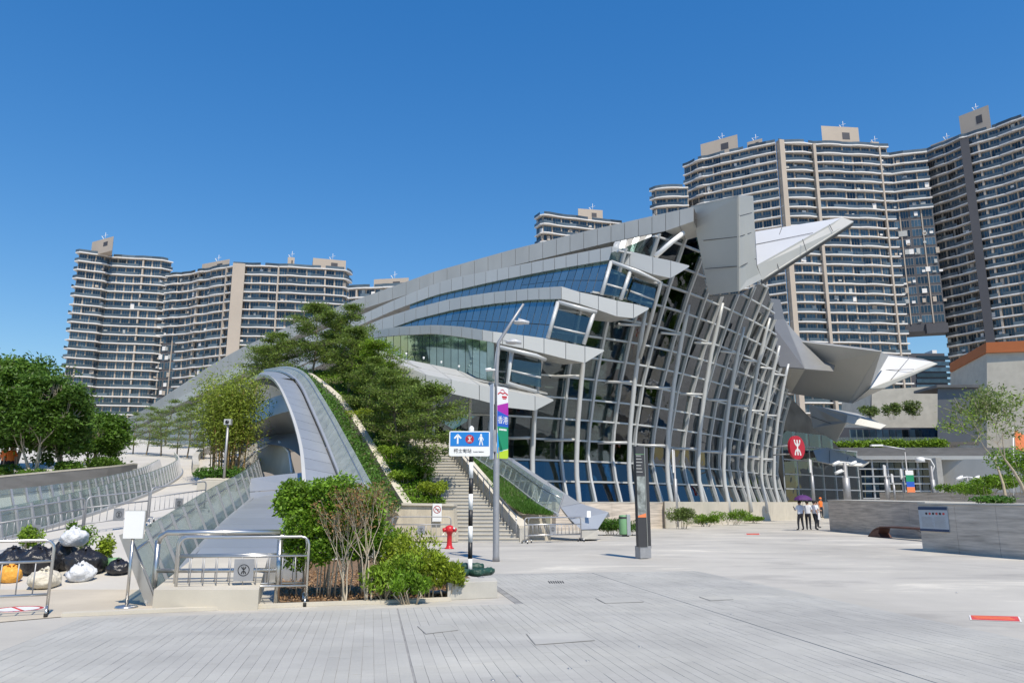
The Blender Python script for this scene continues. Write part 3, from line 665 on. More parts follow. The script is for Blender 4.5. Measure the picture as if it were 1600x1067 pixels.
# the long pale flank under the ribbons on the far left
A = [at(x, y, d4(x)+1.0) for x, y in ((182,697),(240,678),(300,656),(360,632),(420,606))]; B = [at(x, y, d4(x)-2) for x, y in ((182,716),(240,712),(300,704),(360,696),(430,690))]
A = smooth(A, 3); B = smooth(B, 3)
co = MB(); co.loft([p+Vector((.05,.1,0)) for p in A], [p+Vector((.05,.1,0)) for p in B], (.3,.5,0)); co = co.build('flank_core', 'clad_core', ST)
for i in range(len(A)-1):
    m_ = MB(); q = [A[i].lerp(A[i+1], .02), A[i].lerp(A[i+1], .98), B[i].lerp(B[i+1], .98), B[i].lerp(B[i+1], .02)]; m_.prism(q, (.04,.08,0)); m_.build('flank_panel', 'clad_roof', co)
# round red station sign
RD = thing('station_sign', 'round red station sign with white emblem hanging at the glass front', 'sign', at(1246, 700, 66))
F = plane_frame(at(1246, 699, 66), (.84, .54, 0))
m_ = MB(); m_.prism([fr(F, x, y, 0) for x, y in disc(0, 0, 1.0)], F[3]*.22); m_.build('disc', 'mtr_red', RD)
metro_mark(F, 0, 0, .62, -.012, 'white', RD)
m_ = MB(); m_.tube([fr(F, 0, .2, .2), fr(F, 0, .2, 2.6)], .06); m_.tube([fr(F, 0, -.5, .2), fr(F, 0, -.5, 2.6)], .06); m_.build('bracket', 'frame', RD)

for i, (s_, z_, w_, h_, m) in enumerate([(12, 5.2, 1.2, 2.0, 'corten'), (14.5, 5.4, 1.0, 1.6, 'interior_white'), (22, 9.2, .8, 2.4, 'banner_lime'), (22.6, 6.0, .8, 1.2, 'orange'), (28, 3.2, 2.0, 1.6, 'interior_white'), (18, 3.0, 2.2, 1.4, 'corten'), (33, 8, 1.2, 2.2, 'banner_lime'), (9, 3.4, 1.6, 1.8, 'interior_white')]):
    q, t, nn = fs(s_, z_); a = q-nn*3.4; m_ = MB(); m_.prism([a-t*w_/2, a+t*w_/2, a+t*w_/2+Vector((0,0,h_)), a-t*w_/2+Vector((0,0,h_))], -nn*.15); m_.build('interior_panel', m, ST)
for s_ in np.arange(8, 38, 2.6):
    for z_, o_ in ((9.6, 4), (13.2, 6)):
        q, t, nn = fs(s_, z_); a = q-nn*o_; m_ = MB(); m_.prism([a-t*.9-nn*.25, a+t*.9-nn*.25, a+t*.9+nn*.25, a-t*.9+nn*.25], (0,0,.12)); m_.build('ceiling_panel', 'interior_white', ST)
# ---------------------------------------------------------------- apartment towers behind
def V3_(x, y, z): return Vector((x, y, z))
def tower(name, label, plan, H, fh, nfl, seed=0, bay=3.1, piers=(), depth=16, wave=.35, zbase=0, group='apartment towers behind the station', blocks=(), mast=None, skip=None, slabs=99, wallm='tower_wall'):
    rr = np.random.default_rng(seed); P = [Vector((p[0], p[1], 0)) for p in plan]
    t = thing(name, label, 'tower', (sum(p.x for p in P)/len(P), sum(p.y for p in P)/len(P), 0), 0, group)
    c = sum(P, Vector())/len(P); view = Vector((c.x, c.y, 0)).normalized()
    zlow = H-nfl*fh
    m = MB(); m.prism([p+Vector((0,0,zbase)) for p in P]+[p+view*depth+Vector((0,0,zbase)) for p in reversed(P)], (0,0,H-zbase)); m.build('wall', wallm, t)
    # outward normals per span
    spans = []
    for a, b in zip(P, P[1:]):
        d = b-a; L = d.length; d = d/L; n = Vector((d.y, -d.x, 0)); k = max(1, round(L/bay)); spans.append((a, d, n, L, k))
    wins = []; win_me = {}; rails = []
    outl = []
    for (a, d, n, L, k) in spans:
        for i in range(k*2+1): outl.append((a+d*(L*i/(k*2)), n))
    ph = rr.uniform(0, 6)
    for f in range(min(nfl+1, slabs)):
        z = H-f*fh; A = []; 
        for i, (p, n) in enumerate(outl):
            w = 1.05+wave*math.sin(i*.9+ph)*(.6+.4*math.sin(i*.23+f*.12))+ (.25 if (i//4) % 2 else 0); A.append(p+n*w)
        m = MB(); low = [p for p, n in outl]
        T = [q+Vector((0,0,z+.16)) for q in A]; B = [q+Vector((0,0,z-.2)) for q in A]; k = len(A)
        T0 = [Vector((p.x, p.y, z+.16)) for p in low]; B0 = [Vector((p.x, p.y, z-.2)) for p in low]
        m.add(T+B+T0+B0, [(i, i+1, k+i+1, k+i) for i in range(k-1)]+[(2*k+i, 2*k+i+1, i+1, i) for i in range(k-1)]+[(k+i, k+i+1, 3*k+i+1, 3*k+i) for i in range(k-1)]+[(0,k,3*k,2*k), (k-1,2*k-1,4*k-1,3*k-1)])
        m.build('balcony_slab', 'tower_slab', t)
        # balcony front of this floor
        if f < nfl or True:
            i = 0; m = MB()
            while i < k-2:
                e = min(k-1, i+int(rr.integers(2, 6)))
                if rr.random() < .72 or f == 0:
                    m = MB(); m.loft([A[j]*.985+low[j]*.015+Vector((0,0,z+.16)) for j in range(i, e+1)], [A[j]*.985+low[j]*.015+Vector((0,0,z+1.12)) for j in range(i, e+1)]); m.build('balcony_rail', 'tower_rail', t)
                i = e+int(rr.integers(0, 2))
    for si, (a, d, n, L, k) in enumerate(spans):
        w = L/k; ang = math.atan2(d.y, d.x); key = round(w, 2)
        if key not in win_me:
            g = MB(); x0 = -.41*w
            wd = .82*w; nn = 3 if w > 2.6 else 2
            g.cur = 0
            for q in range(nn): g.box(x0+wd*q/nn+.05, -.1, .35, x0+wd*(q+1)/nn-.05, .1, fh-.5)
            g.cur = 1; g.box(x0-.02, -.06, .25, x0+wd+.02, .1, fh-.4)
            o = g.build('window', ['tower_window', 'tower_wall'], t); win_me[key] = o.data; bpy.data.objects.remove(o)
        g = MB(); h = H-zlow
        for i in range(k+1):
            if 0 < i < k:
                big = i % 4 == 0 or rr.random() < .12; e_, o_ = (.26, 1.05) if big else (.14, .3)
                p = a+d*(w*i); g = MB(); g.prism([p-d*e_-n*.1+Vector((0,0,zlow)), p+d*e_-n*.1+Vector((0,0,zlow)), p+d*e_+n*o_+Vector((0,0,zlow)), p-d*e_+n*o_+Vector((0,0,zlow))], (0,0,h)); g.build('pier', 'tower_pier', t)
        for f in range(nfl):
            for i in range(k):
                if skip and skip(si, i, k, f): continue
                wins.append((f, a+d*(w*(i+.5)), H-(f+1)*fh, ang, key))
    pick_ = set(range(len(wins))) if len(wins) <= 300 else set(range(300))
    rest = []
    for i, (f, p, z, ang, key) in enumerate(wins):
        if i in pick_:
            o = bpy.data.objects.new('window', win_me[key]); COL.objects.link(o); o.parent = t; o.matrix_parent_inverse = t.matrix_basis.inverted()
            o.location = (p.x, p.y, z); o.rotation_euler = (0,0,ang)
        else: rest.append((p, z, ang, key))
    if rest:
        g = MB()
        for p, z, ang, key in rest:
            me = win_me[key]; M_ = Matrix.Translation((p.x, p.y, z)) @ Matrix.Rotation(ang, 4, 'Z'); b = len(g.v)
            g.v += [tuple(M_ @ v.co) for v in me.vertices]
            for q in me.polygons: g.f.append([b+i for i in q.vertices]); g.mi.append(q.material_index); g.sm.append(False)
        tag(g.build('windows', ['tower_window', 'tower_wall'], t), kind='stuff')
    for (i0, w, hh, dd) in piers:                       # broad blank strips, and a recess whose shade is painted dark: position along plan (span, width m, height above roof)
        a, d, n, L, k = spans[i0]; p = a+d*hh; g = MB()
        g.prism([p-n*.2+Vector((0,0,zbase)), p+d*w-n*.2+Vector((0,0,zbase)), p+d*w+n*1.9+Vector((0,0,zbase)), p+n*1.9+Vector((0,0,zbase))], (0,0,H+dd-zbase)); g.build('blank_or_recess_strip', 'tower_dark' if dd < -.5 else 'tower_pier', t)
    g = None
    for _ in range(46):                                  # air conditioner boxes and drawn blinds here and there
        a, d, n, L, k = spans[int(rr.integers(0, len(spans)))]; f = int(rr.integers(0, nfl)); p = a+d*(L*rr.random())+n*.14; z = H-(f+1)*fh+rr.uniform(.3, 1.0); wd, hh = (rr.uniform(.7, 1.1), rr.uniform(.5, .8)) if rr.random() < .5 else (rr.uniform(.8, 1.4), rr.uniform(1.2, 1.9))
        g = MB(); g.prism([p+V3_(0,0,z), p+d*wd+V3_(0,0,z), p+d*wd+V3_(0,0,z+hh), p+V3_(0,0,z+hh)], n*.25); g.build('balcony_fitting', ['tower_slab', 'tower_pier', 'clad_roof'][int(rr.integers(0, 3))], t)
    for (fx, wx, hz, dep) in blocks:                    # plant rooms on the roof: fraction along plan, width, height, set-back
        p = pick(P, plen(P)*fx); d = (P[-1]-P[0]).normalized(); g = MB(); q = p+view*dep
        g.prism([q+Vector((0,0,H)), q+d*wx+Vector((0,0,H)), q+d*wx+view*7+Vector((0,0,H)), q+view*7+Vector((0,0,H))], (0,0,hz)); r_ = g.build('plant_room', 'tower_pier', t)
        g = MB(); g.prism([q+d*wx*.55-view*.06+Vector((0,0,H+hz*.45)), q+d*wx*.75-view*.06+Vector((0,0,H+hz*.45)), q+d*wx*.75-view*.06+Vector((0,0,H+hz*.75)), q+d*wx*.55-view*.06+Vector((0,0,H+hz*.75))], view*.1); g.build('louvre', 'tower_dark', r_)
        g = MB(); s = q+d*wx*.6+view*2+Vector((0,0,H+hz)); g.tube([s, s+Vector((0,0,3.0))], .07, 5); g.tube([s+Vector((-.9,0,1.6)), s+Vector((.9,0,2.1))], .05, 5); g.tube([s+Vector((-.2,0,0)), s+Vector((-1.3,0,1.6))], .12, 5); g.build('antenna', 'tower_slab', r_)
    return t
def tp(px, py, H):                        # plan point from where the roof edge of height H shows
    r = ray(px, py); k = (H-CAM_H)/r.z; return (r.x*k, r.y*k)
HL = 91.0
tower('apartment_tower', 'curved beige tower with white balcony lines at the far left edge', [tp(112,401,HL)[:1]+(300,), tp(124,395,HL), tp(164,400,HL), tp(172,403,HL), tp(252,407,HL), tp(268,411,HL)], HL, 3.25, 24, 1, blocks=[(.55, 13, 5.4, 2.5), (.25, 5, 3.2, 2)])
HM = 85.0
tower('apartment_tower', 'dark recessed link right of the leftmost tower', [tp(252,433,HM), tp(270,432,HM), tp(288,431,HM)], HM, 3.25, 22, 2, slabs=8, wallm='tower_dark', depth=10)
tower('apartment_tower', 'concave middle tower between the dark link and the broad blank strip', [tp(288,431,HM), tp(322,425,HM), tp(366,417,HM)], HM, 3.25, 22, 12, blocks=[(.35, 14, 4.2, 3)], depth=10)
tower('apartment_tower', 'beige tower with a broad blank strip left of the sweeping roof', [tp(365,415,HM+.5), tp(381,416,HM+.5), tp(450,418,HM+.5), tp(538,423,HM+.5), tp(546,430,HM+.5)], HM+.5, 3.25, 20, 3, piers=[(0, 4.2, 0, .4)], blocks=[(.62, 12, 5, 2.5), (.42, 2.4, 4.6, 2)], skip=lambda si, i, k, f: si == 0)
tower('apartment_tower', 'low tower top peeking over the roof at left of centre', [tp(545,452,70), tp(600,450,70), tp(655,447,70)], 70, 3.2, 6, 4, blocks=[(.35, 12, 4.5, 5)])
tower('apartment_tower', 'small tower top behind the rising roof with one plant room', [tp(838,343,98), tp(848,337,98), tp(905,344,98), tp(975,352,98)], 98, 3.2, 8, 5, blocks=[(.5, 9, 5, 2)])
HR = 116.0
tower('apartment_tower', 'set back tower end left of the tall stepped tower', [tp(1018,300,104), tp(1024,297,104), tp(1075,294,104)], 104, 3.15, 14, 6)
tower('apartment_tower', 'tall tower with receding left face right of the station peak', [tp(1069,262,HR), tp(1100,250,HR), tp(1127,244,HR), tp(1170,234,HR), tp(1212,225,HR)], HR, 3.15, 27, 7, blocks=[(.22, 13, 7.5, 3), (.72, 5, 3.4, 1.5)])
tower('apartment_tower', 'broad sunlit tower facing the plaza behind the station wing', [tp(1213,224,HR+.3), tp(1222,225,HR+.3), tp(1268,227,HR+.3), tp(1330,229,HR+.3), tp(1385,232,HR+.3)], HR+.3, 3.15, 28, 8, piers=[(0, 1.7, 0, .5), (2, .9, -.4, -.3)], blocks=[(.42, 13, 8.2, 2.5), (.86, 3, 3, 2)], skip=lambda si, i, k, f: si == 0)
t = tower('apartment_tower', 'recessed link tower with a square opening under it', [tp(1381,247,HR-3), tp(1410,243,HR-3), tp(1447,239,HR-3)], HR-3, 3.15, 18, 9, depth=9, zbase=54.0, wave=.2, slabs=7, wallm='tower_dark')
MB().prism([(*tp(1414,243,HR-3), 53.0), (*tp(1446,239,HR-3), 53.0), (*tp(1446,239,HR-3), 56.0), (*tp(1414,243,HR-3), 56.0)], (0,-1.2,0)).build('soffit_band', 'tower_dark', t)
tower('apartment_tower', 'shaded curved tower at the right edge of the picture', [tp(1446,240,HR), tp(1475,229,HR), tp(1503,217,HR), tp(1512,215,HR), tp(1560,200,HR), tp(1640,170,HR)], HR, 3.15, 28, 10, piers=[(2, 2.4, -.6, -1.0)], blocks=[(.33, 9, 9, 2.5), (.05, 9, 3, 2)])
# lower right: podium buildings
def slab(px0, px1, py0, py1, d0, d1, m, name, parent, dep=8, mid=None):
    a0, a1 = at(px0, py1, d0), at(px1, py1, d1); h0 = at(px0, py0, d0).z; h1 = at(px1, py0, d1).z
    mb = MB(); mb.prism([a0, a1, Vector((a1.x, a1.y, h1)), Vector((a0.x, a0.y, h0))], (0, dep, 0)); return mb.build(name, m, parent)
PB = thing('podium_building', 'grey podium with dark glazed base and planted terrace behind the plaza', 'building', at(1400, 780, 105))
slab(1300, 1475, 668, 735, 128, 122, 'tower_dark', 'upper_storey', PB)
slab(1290, 1475, 690, 700, 126, 120, 'dark_stone', 'band', PB)
for i in range(14):
    x0 = 1330+i*10.3; slab(x0, x0+8.6, 671, 690, 121.5, 121, 'tower_window', 'window', PB, .3)
slab(1300, 1720, 699, 716, 113, 96, 'dark_stone', 'parapet', PB, 6)
slab(1296, 1720, 712, 718, 112, 95, 'clad', 'cornice', PB, 5)
slab(1340, 1478, 717, 790, 112, 106, 'tower_dark', 'glazed_wall', PB, 4)
for i in range(12):
    for j in range(5):
        x0, x1 = 1342+i*11.2, 1342+(i+1)*11.2-1.2; slab(x0, x1, 722+j*11.5, 732+j*11.5, 110.5-i*.4, 110.1-i*.4, 'tower_window', 'window', PB, .3)
for j in range(6): slab(1341, 1478, 720+j*11.5, 721.8+j*11.5, 110.2, 105.2, 'frame', 'transom', PB, .2)
for i in range(5): slab(1368+i*24, 1370.2+i*24, 718, 790, 109.4-i*.8, 109.3-i*.8, 'frame', 'mullion', PB, .2)
slab(1470, 1479, 715, 790, 104, 103.6, 'concrete', 'pier', PB, 2)
slab(1479, 1720, 717, 790, 105, 92, 'clad_roof', 'blank_wall', PB, 4)
o = slab(1300, 1470, 683, 697, 119, 113, 'rail_glass', 'terrace_rail', PB, .05)
BC = tag(MB().prism([at(1362,770,150), at(1466,770,143), at(1466,603,143), at(1362,609,150)], (0,14,0)).build('concrete_block_building', 'concrete_cream'), 'pale cream windowless block beyond the terrace behind the white wing tip', 'building')
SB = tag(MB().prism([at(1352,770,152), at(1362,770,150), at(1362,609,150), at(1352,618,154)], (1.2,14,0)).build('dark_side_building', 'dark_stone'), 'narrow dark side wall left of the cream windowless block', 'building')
GB = thing('grey_block_building', 'plain blue grey rendered block standing on the terrace', 'building', at(1500, 700, 118))
MB().prism([at(1465,690,118), at(1531,690,114), at(1531,603,114), at(1465,604,118)], (4,7,0)).build('wall', 'clad_dark', GB)
slab(1464, 1532, 601, 605, 117.5, 113.5, 'dark_stone', 'coping', GB, 7)
OB = thing('orange_topped_building', 'cream stone building with an orange band along its roof', 'building', at(1560, 700, 128))
MB().prism([at(1542,720,128), at(1700,720,118), at(1700,545,118), at(1542,552,128)], (5,20,0)).build('stone_wall', 'concrete_cream', OB)
MB().prism([at(1496,720,150), at(1541.5,720,128.2), at(1541.5,553,128.2), at(1496,575,150)], (.6,.6,0)).build('shaded_wall', 'dark_stone', OB)  # side turned from the sun: its shade is put into the dark colour
MB().prism([at(1541,551,127.6), at(1702,546,117.6), at(1702,528,117.6), at(1541,535,127.6)], (5,20,0)).build('roof_band', 'orange', OB)
MB().prism([at(1494,576,150.4), at(1541,551,127.7), at(1541,535,127.7), at(1494,563,150.4)], (.6,.6,0)).build('roof_band', 'orange', OB)
slab(1496, 1499, 575, 610, 149, 149, 'white', 'downpipe', OB, .3)
FO = thing('glass_office', 'dark glass office block seen through the square opening', 'building', at(1460, 700, 420))
slab(1432, 1500, 552, 760, 420, 415, 'tower_dark', 'wall', FO, 30)
for j in range(6): slab(1433, 1499, 556+j*9, 562+j*9, 418, 413, 'tower_window', 'window', FO, 1)
slab(1457, 1464, 547, 552, 418, 418, 'tower_slab', 'plant_room', FO, 8)
HBk = thing('orange_roofed_shed', 'pale shed with an orange roof behind the big trees at far left', 'building', at(10, 640, 120))
slab(-60, 26, 632, 700, 120, 120, 'concrete', 'wall', HBk, 8); slab(-64, 28, 620, 632, 119.5, 119.5, 'orange', 'roof', HBk, 9)
# ---------------------------------------------------------------- left: arch, walkways, balustrades, walls
def V3(x, y, z): return Vector((x, y, z))
# leaning glass balustrade beside the metal walkway
def balustrade(base, lean, h, n, label, m='rail_glass', rail=.028, post=.05, step=1, cap='steel', name='glass_balustrade', railh=None):
    """base: list of points; lean: horizontal vector (metres at the top)"""
    P = resample(smooth(base, 5), n); t = thing(name, label, 'balustrade', P[0])
    ln = [Vector(lean)]*(n+1) if not isinstance(lean, list) else [lean[0].lerp(lean[1], i/n) for i in range(n+1)]
    hh = [h]*(n+1) if not isinstance(h, tuple) else [lerp(h[0], h[1], i/n) for i in range(n+1)]
    for i in range(n):
        a, b = P[i].lerp(P[i+1], .02), P[i].lerp(P[i+1], .98); ua, ub = ln[i]+V3(0,0,hh[i]), ln[i+1]+V3(0,0,hh[i+1])
        d = (b-a).normalized(); nn = d.cross(ua).normalized()*.02
        mb = MB(); mb.hexa([a+ua*.03, b+ub*.03, b+ub, a+ua], [a+ua*.03+nn, b+ub*.03+nn, b+ub+nn, a+ua+nn]); mb.build('glass_panel', m, t)
    for i in range(0, n+1, step):
        mb = MB(); d = (P[min(i+1, n)]-P[max(0, i-1)]).normalized(); up = ln[i]+V3(0,0,hh[i]); side = d; no = d.cross(up).normalized()
        mb.sweep([P[i]-up*.02, P[i]+up*.97], [side]*2, [no]*2, post/2, .025, .08); mb.build('post', 'galv', t)
    if rail:
        k = railh or .78
        mb = MB(); mb.tube([P[i]+(ln[i]+V3(0,0,hh[i]))*k-(P[min(i+1,n)]-P[max(0,i-1)]).cross(V3(0,0,1)).normalized()*.0 for i in range(n+1)], rail, 8); mb.build('handrail', cap, t)
    mb = MB(); mb.loft([p+V3(.0,0,.0) for p in P], [p+V3(0,0,.10) for p in P], (.12,.02,0)); mb.build('base_channel', 'zinc', t)
    return t
balustrade(BAL, [V3(-.52,-.05,0), V3(-.25,-.1,0)], (1.05, 1.0), 19, 'leaning glass balustrade beside the grey metal walkway at left')
# the metal walkway strip, concrete plinth in front
WK = thing('metal_walkway', 'grey metal sheet walkway climbing from a concrete plinth towards the arch', 'walkway', (-5, 13, 0))
Lp = [BAL[0]+V3(.1,0,0)]+[p+V3(.15,0,0) for p in BAL[1:4]]; Lp = smooth(Lp, 4)
def wz(y): return interp([(12.3, .30), (16.6, .50), (28, 1.75), (34, 2.4)], y)
rows = []
for y in (12.25, 16.4): x0 = interp([(p.y, p.x) for p in Lp], y)+.12; x1 = interp([(12.2, -3.85), (17, -5.2), (28, -8.0)], y); rows.append((V3(x0, y, wz(y)), V3(x1, y, wz(y))))
mb = MB(); a, b = rows; mb.hexa([V3(a[0].x, a[0].y, .0), V3(a[1].x, a[1].y, .0), a[1], a[0]], [V3(b[0].x, b[0].y, .0), V3(b[1].x, b[1].y, .0), b[1], b[0]]); mb.build('plinth', 'concrete_cream', WK)
ys = np.linspace(16.45, 30, 12)
for i in range(11):
    q = []
    for y in (ys[i]+.012, ys[i+1]-.012): x0 = interp([(p.y, p.x) for p in Lp], min(y, 27.5))+.12; x1 = interp([(12.2, -3.6), (17, -4.4), (30, -7.2)], y); q.append((V3(x0, y, wz(y)), V3(x1, y, wz(y))))
    mb = MB(); mb.prism([q[0][0], q[0][1], q[1][1], q[1][0]], (0,0,-.5)); mb.build('metal_sheet', 'zinc', WK)
mb = MB(); mb.prism([at(388,768,29.6), at(474,762,29.6), at(474,738,30.0), at(440,741,30.2), at(392,747,30.4)], (0,.2,0)); mb.build('end_wall', 'zinc', WK)
mb = MB(); mb.prism([at(384,790,28.6), at(478,790,28.6), at(475,763,29.5), at(387,769,29.5)], (0,.1,-.1)); mb.build('metal_sheet', 'zinc', WK)
# the arch: a clad rib with a concave vault behind it
AR = thing('arched_canopy', 'pale metal arch springing up over a dark vaulted hollow left of the planted slope', 'canopy', at(478, 780, 28))
I_ = smooth([at(*p) for p in ((481,800,27.6),(478,752,28.4),(473,700,30),(461,655,31.6),(446,618,33.2),(436,600,34.4),(425,590,35.8),(408,588,38.5),(388,597,42.5))], 5)
O_ = smooth([at(*p) for p in ((548,800,28.2),(530,755,29.4),(513,712,31),(498,675,32.4),(480,634,34.4),(468,608,36),(455,592,37.6),(436,582,40.5),(410,580,45))], 5)
Ir, Or = resample(I_, 26), resample(O_, 26)
co = MB(); co.loft([p+V3(.02,.1,-.06) for p in Ir], [p+V3(-.02,.1,-.06) for p in Or], (.0,.35,-.3)); co = co.build('rib_core', 'clad_core', AR)
for i in range(26):
    q = [Ir[i].lerp(Ir[i+1], .012), Or[i].lerp(Or[i+1], .012), Or[i].lerp(Or[i+1], .988), Ir[i].lerp(Ir[i+1], .988)]
    mb = MB(); mb.prism(q, (.02,.12,-.06)); mb.build('cladding_sheet', 'zinc', co)
mb = MB(); mb.loft([p+V3(0,.0,.02) for p in Ir], [p+V3(-.16,.06,.10) for p in Ir], (0,.05,-.12)); mb.build('edge_trim', 'clad', AR)
# vault surfaces behind (upper band coloured as lit, lower band coloured as in shadow), curving back to the left
vt = smooth([at(*p) for p in ((426,590,36.2),(404,592,39.6),(384,602,43.5),(362,622,46),(338,646,49))], 4)
vm = smooth([at(*p) for p in ((456,641,33.2),(430,648,35.5),(404,658,38.5),(382,668,41.5),(352,680,45))], 4)
vb = smooth([at(*p) for p in ((474,716,30.8),(450,700,33.4),(420,694,37),(392,696,40.5),(356,702,44.5))], 4)
k = len(vt)
for j in range(0, k-1, 2):
    e = min(k-1, j+2)
    mid = [vt[q].lerp(vm[q], .5)+V3(.35,.7,.1) for q in range(k)]
    mb = MB(); mb.smooth = True; mb.loft(vt[j:e+1], mid[j:e+1]); mb.loft(mid[j:e+1], vm[j:e+1]); mb.build('vault_panel', 'clad', AR)
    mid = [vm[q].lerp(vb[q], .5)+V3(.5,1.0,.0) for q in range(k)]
    mb = MB(); mb.smooth = True; mb.loft(vm[j:e+1], mid[j:e+1]); mb.loft(mid[j:e+1], vb[j:e+1]); mb.build('shaded_vault_panel', 'clad_dark', AR)
top = [p+V3(1.2,1.5,.15) for p in vt]; mb = MB(); mb.loft(vt, top); mb.build('vault_roof', 'clad', AR)
cone = smooth([at(*p) for p in ((352,742,37),(368,718,38),(388,699,38.6),(412,689,38.2),(436,693,36.6),(452,708,34.6),(462,742,32))], 3); crest = [p.lerp(at(420,676,44), .75) for p in cone]; foot = [p+V3(0,-.2,-1.5) for p in cone]
for i in range(len(cone)-1):
    mb = MB(); mb.smooth = True; mb.loft(cone[i:i+2], crest[i:i+2]); mb.loft(cone[i:i+2], foot[i:i+2]); mb.build('ramp_hump', 'concrete', AR)
mb = MB(); mb.tube([at(366,738,37.4), at(398,706,38), at(428,690,37.4)], .05, 6); mb.tube([at(436,690,36), at(452,706,34.2), at(456,738,32.4)], .06, 6); mb.build('hump_line', 'white', AR)
# glass balustrade on the outer edge of the arch rib
balustrade([p+V3(.05,.05,.02) for p in Or], [V3(.6,.25,0), V3(.0,.5,0)], (1.0, .22), 30, 'milky glass balustrade following the outer edge of the metal arch', m='rail_glass_white', rail=.02, post=.04)
# ---- planted slope and stair
SL = [at(*p) for p in ((632,788,33),(600,737,36),(570,686,39),(528,623,43.2),(484,586,47.5),(462,575,52))]
SRr = [at(*p) for p in ((706,792,33),(668,735,37),(640,700,41),(612,640,47),(590,600,51),(560,575,56))]
sl, sr = smooth(SL, 4), smooth(SRr, 4)
mb = MB(); A = [p+V3(0,0,-.25) for p in sl]; B = [p+V3(0,0,-.25) for p in sr]
M1 = [a.lerp(b, .5)+V3(0,0,.1) for a, b in zip(A, B)]; mb.loft(A, M1); mb.loft(M1, B); tag(mb.build('planted_slope', 'soil'), kind='structure')
mb = MB(); E_ = [p+V3(.55,.25,-.15) for p in resample(O_[:31], len(sl)-1)]; mb.loft(E_, [p+V3(-.1,0,-.45) for p in sl]); tag(mb.build('planting_strip', 'soil'), kind='structure')
mb = MB(); mb.loft([p+V3(2.5,1,-1.6) for p in sr][8:], [p+V3(7,10,-4.0) for p in sr][8:]); mb.loft([p+V3(-.2,0,-.3) for p in sr][8:], [p+V3(2.5,1,-1.6) for p in sr][8:]); tag(mb.build('upper_bank', 'soil'), kind='structure')
KW = thing('slope_kerb_wall', 'pale concrete kerb wall running up the left side of the planted slope', 'wall', SL[0])
P = resample(sl, 14)
for i in range(14):
    a, b = P[i].lerp(P[i+1], .008), P[i].lerp(P[i+1], .992); w = V3(.34,.10,0)
    mb = MB(); mb.hexa([a+V3(0,0,-.9), b+V3(0,0,-.9), b, a], [a+w+V3(0,0,-.9), b+w+V3(0,0,-.9), b+w, a+w]); mb.build('coping', 'concrete_cream', KW)
PL_ = thing('stone_plinth', 'stained stone plinth wall at the foot of the planted slope', 'wall', gr(650, 843))
mb = MB(); mb.prism([at(588,846,32.6), at(712,846,32.6), at(708,790,32.6), at(628,788,32.6), at(590,800,32.6)], (.1,.5,0)); mb.build('wall', 'stone_stain', PL_)
mb = MB(); mb.prism([at(628,789,32.5), at(709,790.5,32.5), at(709,787,32.5), at(627,785.5,32.5)], (.1,.6,0)); mb.build('coping', 'concrete_cream', PL_)
# stair
STR = thing('stair', 'long pale concrete stair climbing between planted banks', 'stair', gr(750, 842))
sA, sB = at(686, 842, 33), at(811, 842, 33); sA.z = sB.z = 0; tA, tB = at(642, 711, 41.2), at(703, 711, 41.2); NS = 26
for i in range(NS):
    f0, f1 = i/NS, (i+1)/NS; a, b = sA.lerp(tA, f0), sB.lerp(tB, f0); c, d_ = sA.lerp(tA, f1+.02), sB.lerp(tB, f1+.02)
    z0, z1 = max(0, (sA.lerp(tA, f0)).z-.1), sA.lerp(tA, f1).z-.0
    mb = MB(); mb.prism([V3(a.x, a.y, z0), V3(b.x, b.y, z0), V3(d_.x, d_.y, z0), V3(c.x, c.y, z0)], (0,0,z1-z0)); o = mb.build('step', 'stair', STR)
    mb = MB(); dn = (a-b).normalized().cross(V3(0,0,1)); dn = dn if dn.y < 0 else -dn
    mb.prism([V3(a.x, a.y, z1-.045)+dn*.03, V3(b.x, b.y, z1-.045)+dn*.03, V3(b.x, b.y, z1-.045)-dn*.06, V3(a.x, a.y, z1-.045)-dn*.06], (0,0,.048)); mb.build('nosing', 'concrete_cream', o)
mb = MB(); mb.prism([tA+V3(-1,-.1,-.15), tB+V3(.4,-.1,-.15), tB+V3(-.2,4,-.15), tA+V3(-3,4,-.15)], (0,0,.15)); mb.build('landing', 'stair', STR)
mb = MB(); p0, p1 = tA+V3(-.6,2.6,0), tB+V3(.1,2.6,0); mb.wallseg(p0, p1, p0.z, p0.z+1.1, .3); mb.build('landing_wall', 'concrete_cream', STR)
# left cheek wall and right cheek wall with handrails
def cheek(pts, h0, w, label, rails, zoff=.55):
    t = thing('stair_wall', label, 'wall', pts[0])
    P = resample(pts, 9)
    for i in range(9):
        a, b = P[i].lerp(P[i+1], .006), P[i].lerp(P[i+1], .994)
        mb = MB(); mb.hexa([V3(a.x, a.y, 0), V3(b.x, b.y, 0), b+V3(0,0,zoff), a+V3(0,0,zoff)], [V3(a.x, a.y, 0)+w, V3(b.x, b.y, 0)+w, b+w+V3(0,0,zoff), a+w+V3(0,0,zoff)]); mb.build('wall_block', 'concrete', t)
        mb = MB(); mb.hexa([a+V3(-.03,0,zoff+.003), b+V3(-.03,0,zoff+.003), b+V3(-.03,0,zoff+.10), a+V3(-.03,0,zoff+.10)], [a+w*1.1+V3(0,0,zoff+.003), b+w*1.1+V3(0,0,zoff+.003), b+w*1.1+V3(0,0,zoff+.10), a+w*1.1+V3(0,0,zoff+.10)]); mb.build('coping', 'concrete_cream', t)
    return t
cheek([sA+V3(-.35,0,.0), tA+V3(-.35,0,0)], .5, V3(.3,.1,0), 'low pale wall along the left side of the stair', 1)
cheek([sB+V3(.03,0,.0), sB.lerp(tB, .45)+V3(.06,0,0), tB+V3(.03,0,0)], .5, V3(.34,.1,0), 'pale wall along the right side of the stair beside the grass', 1)
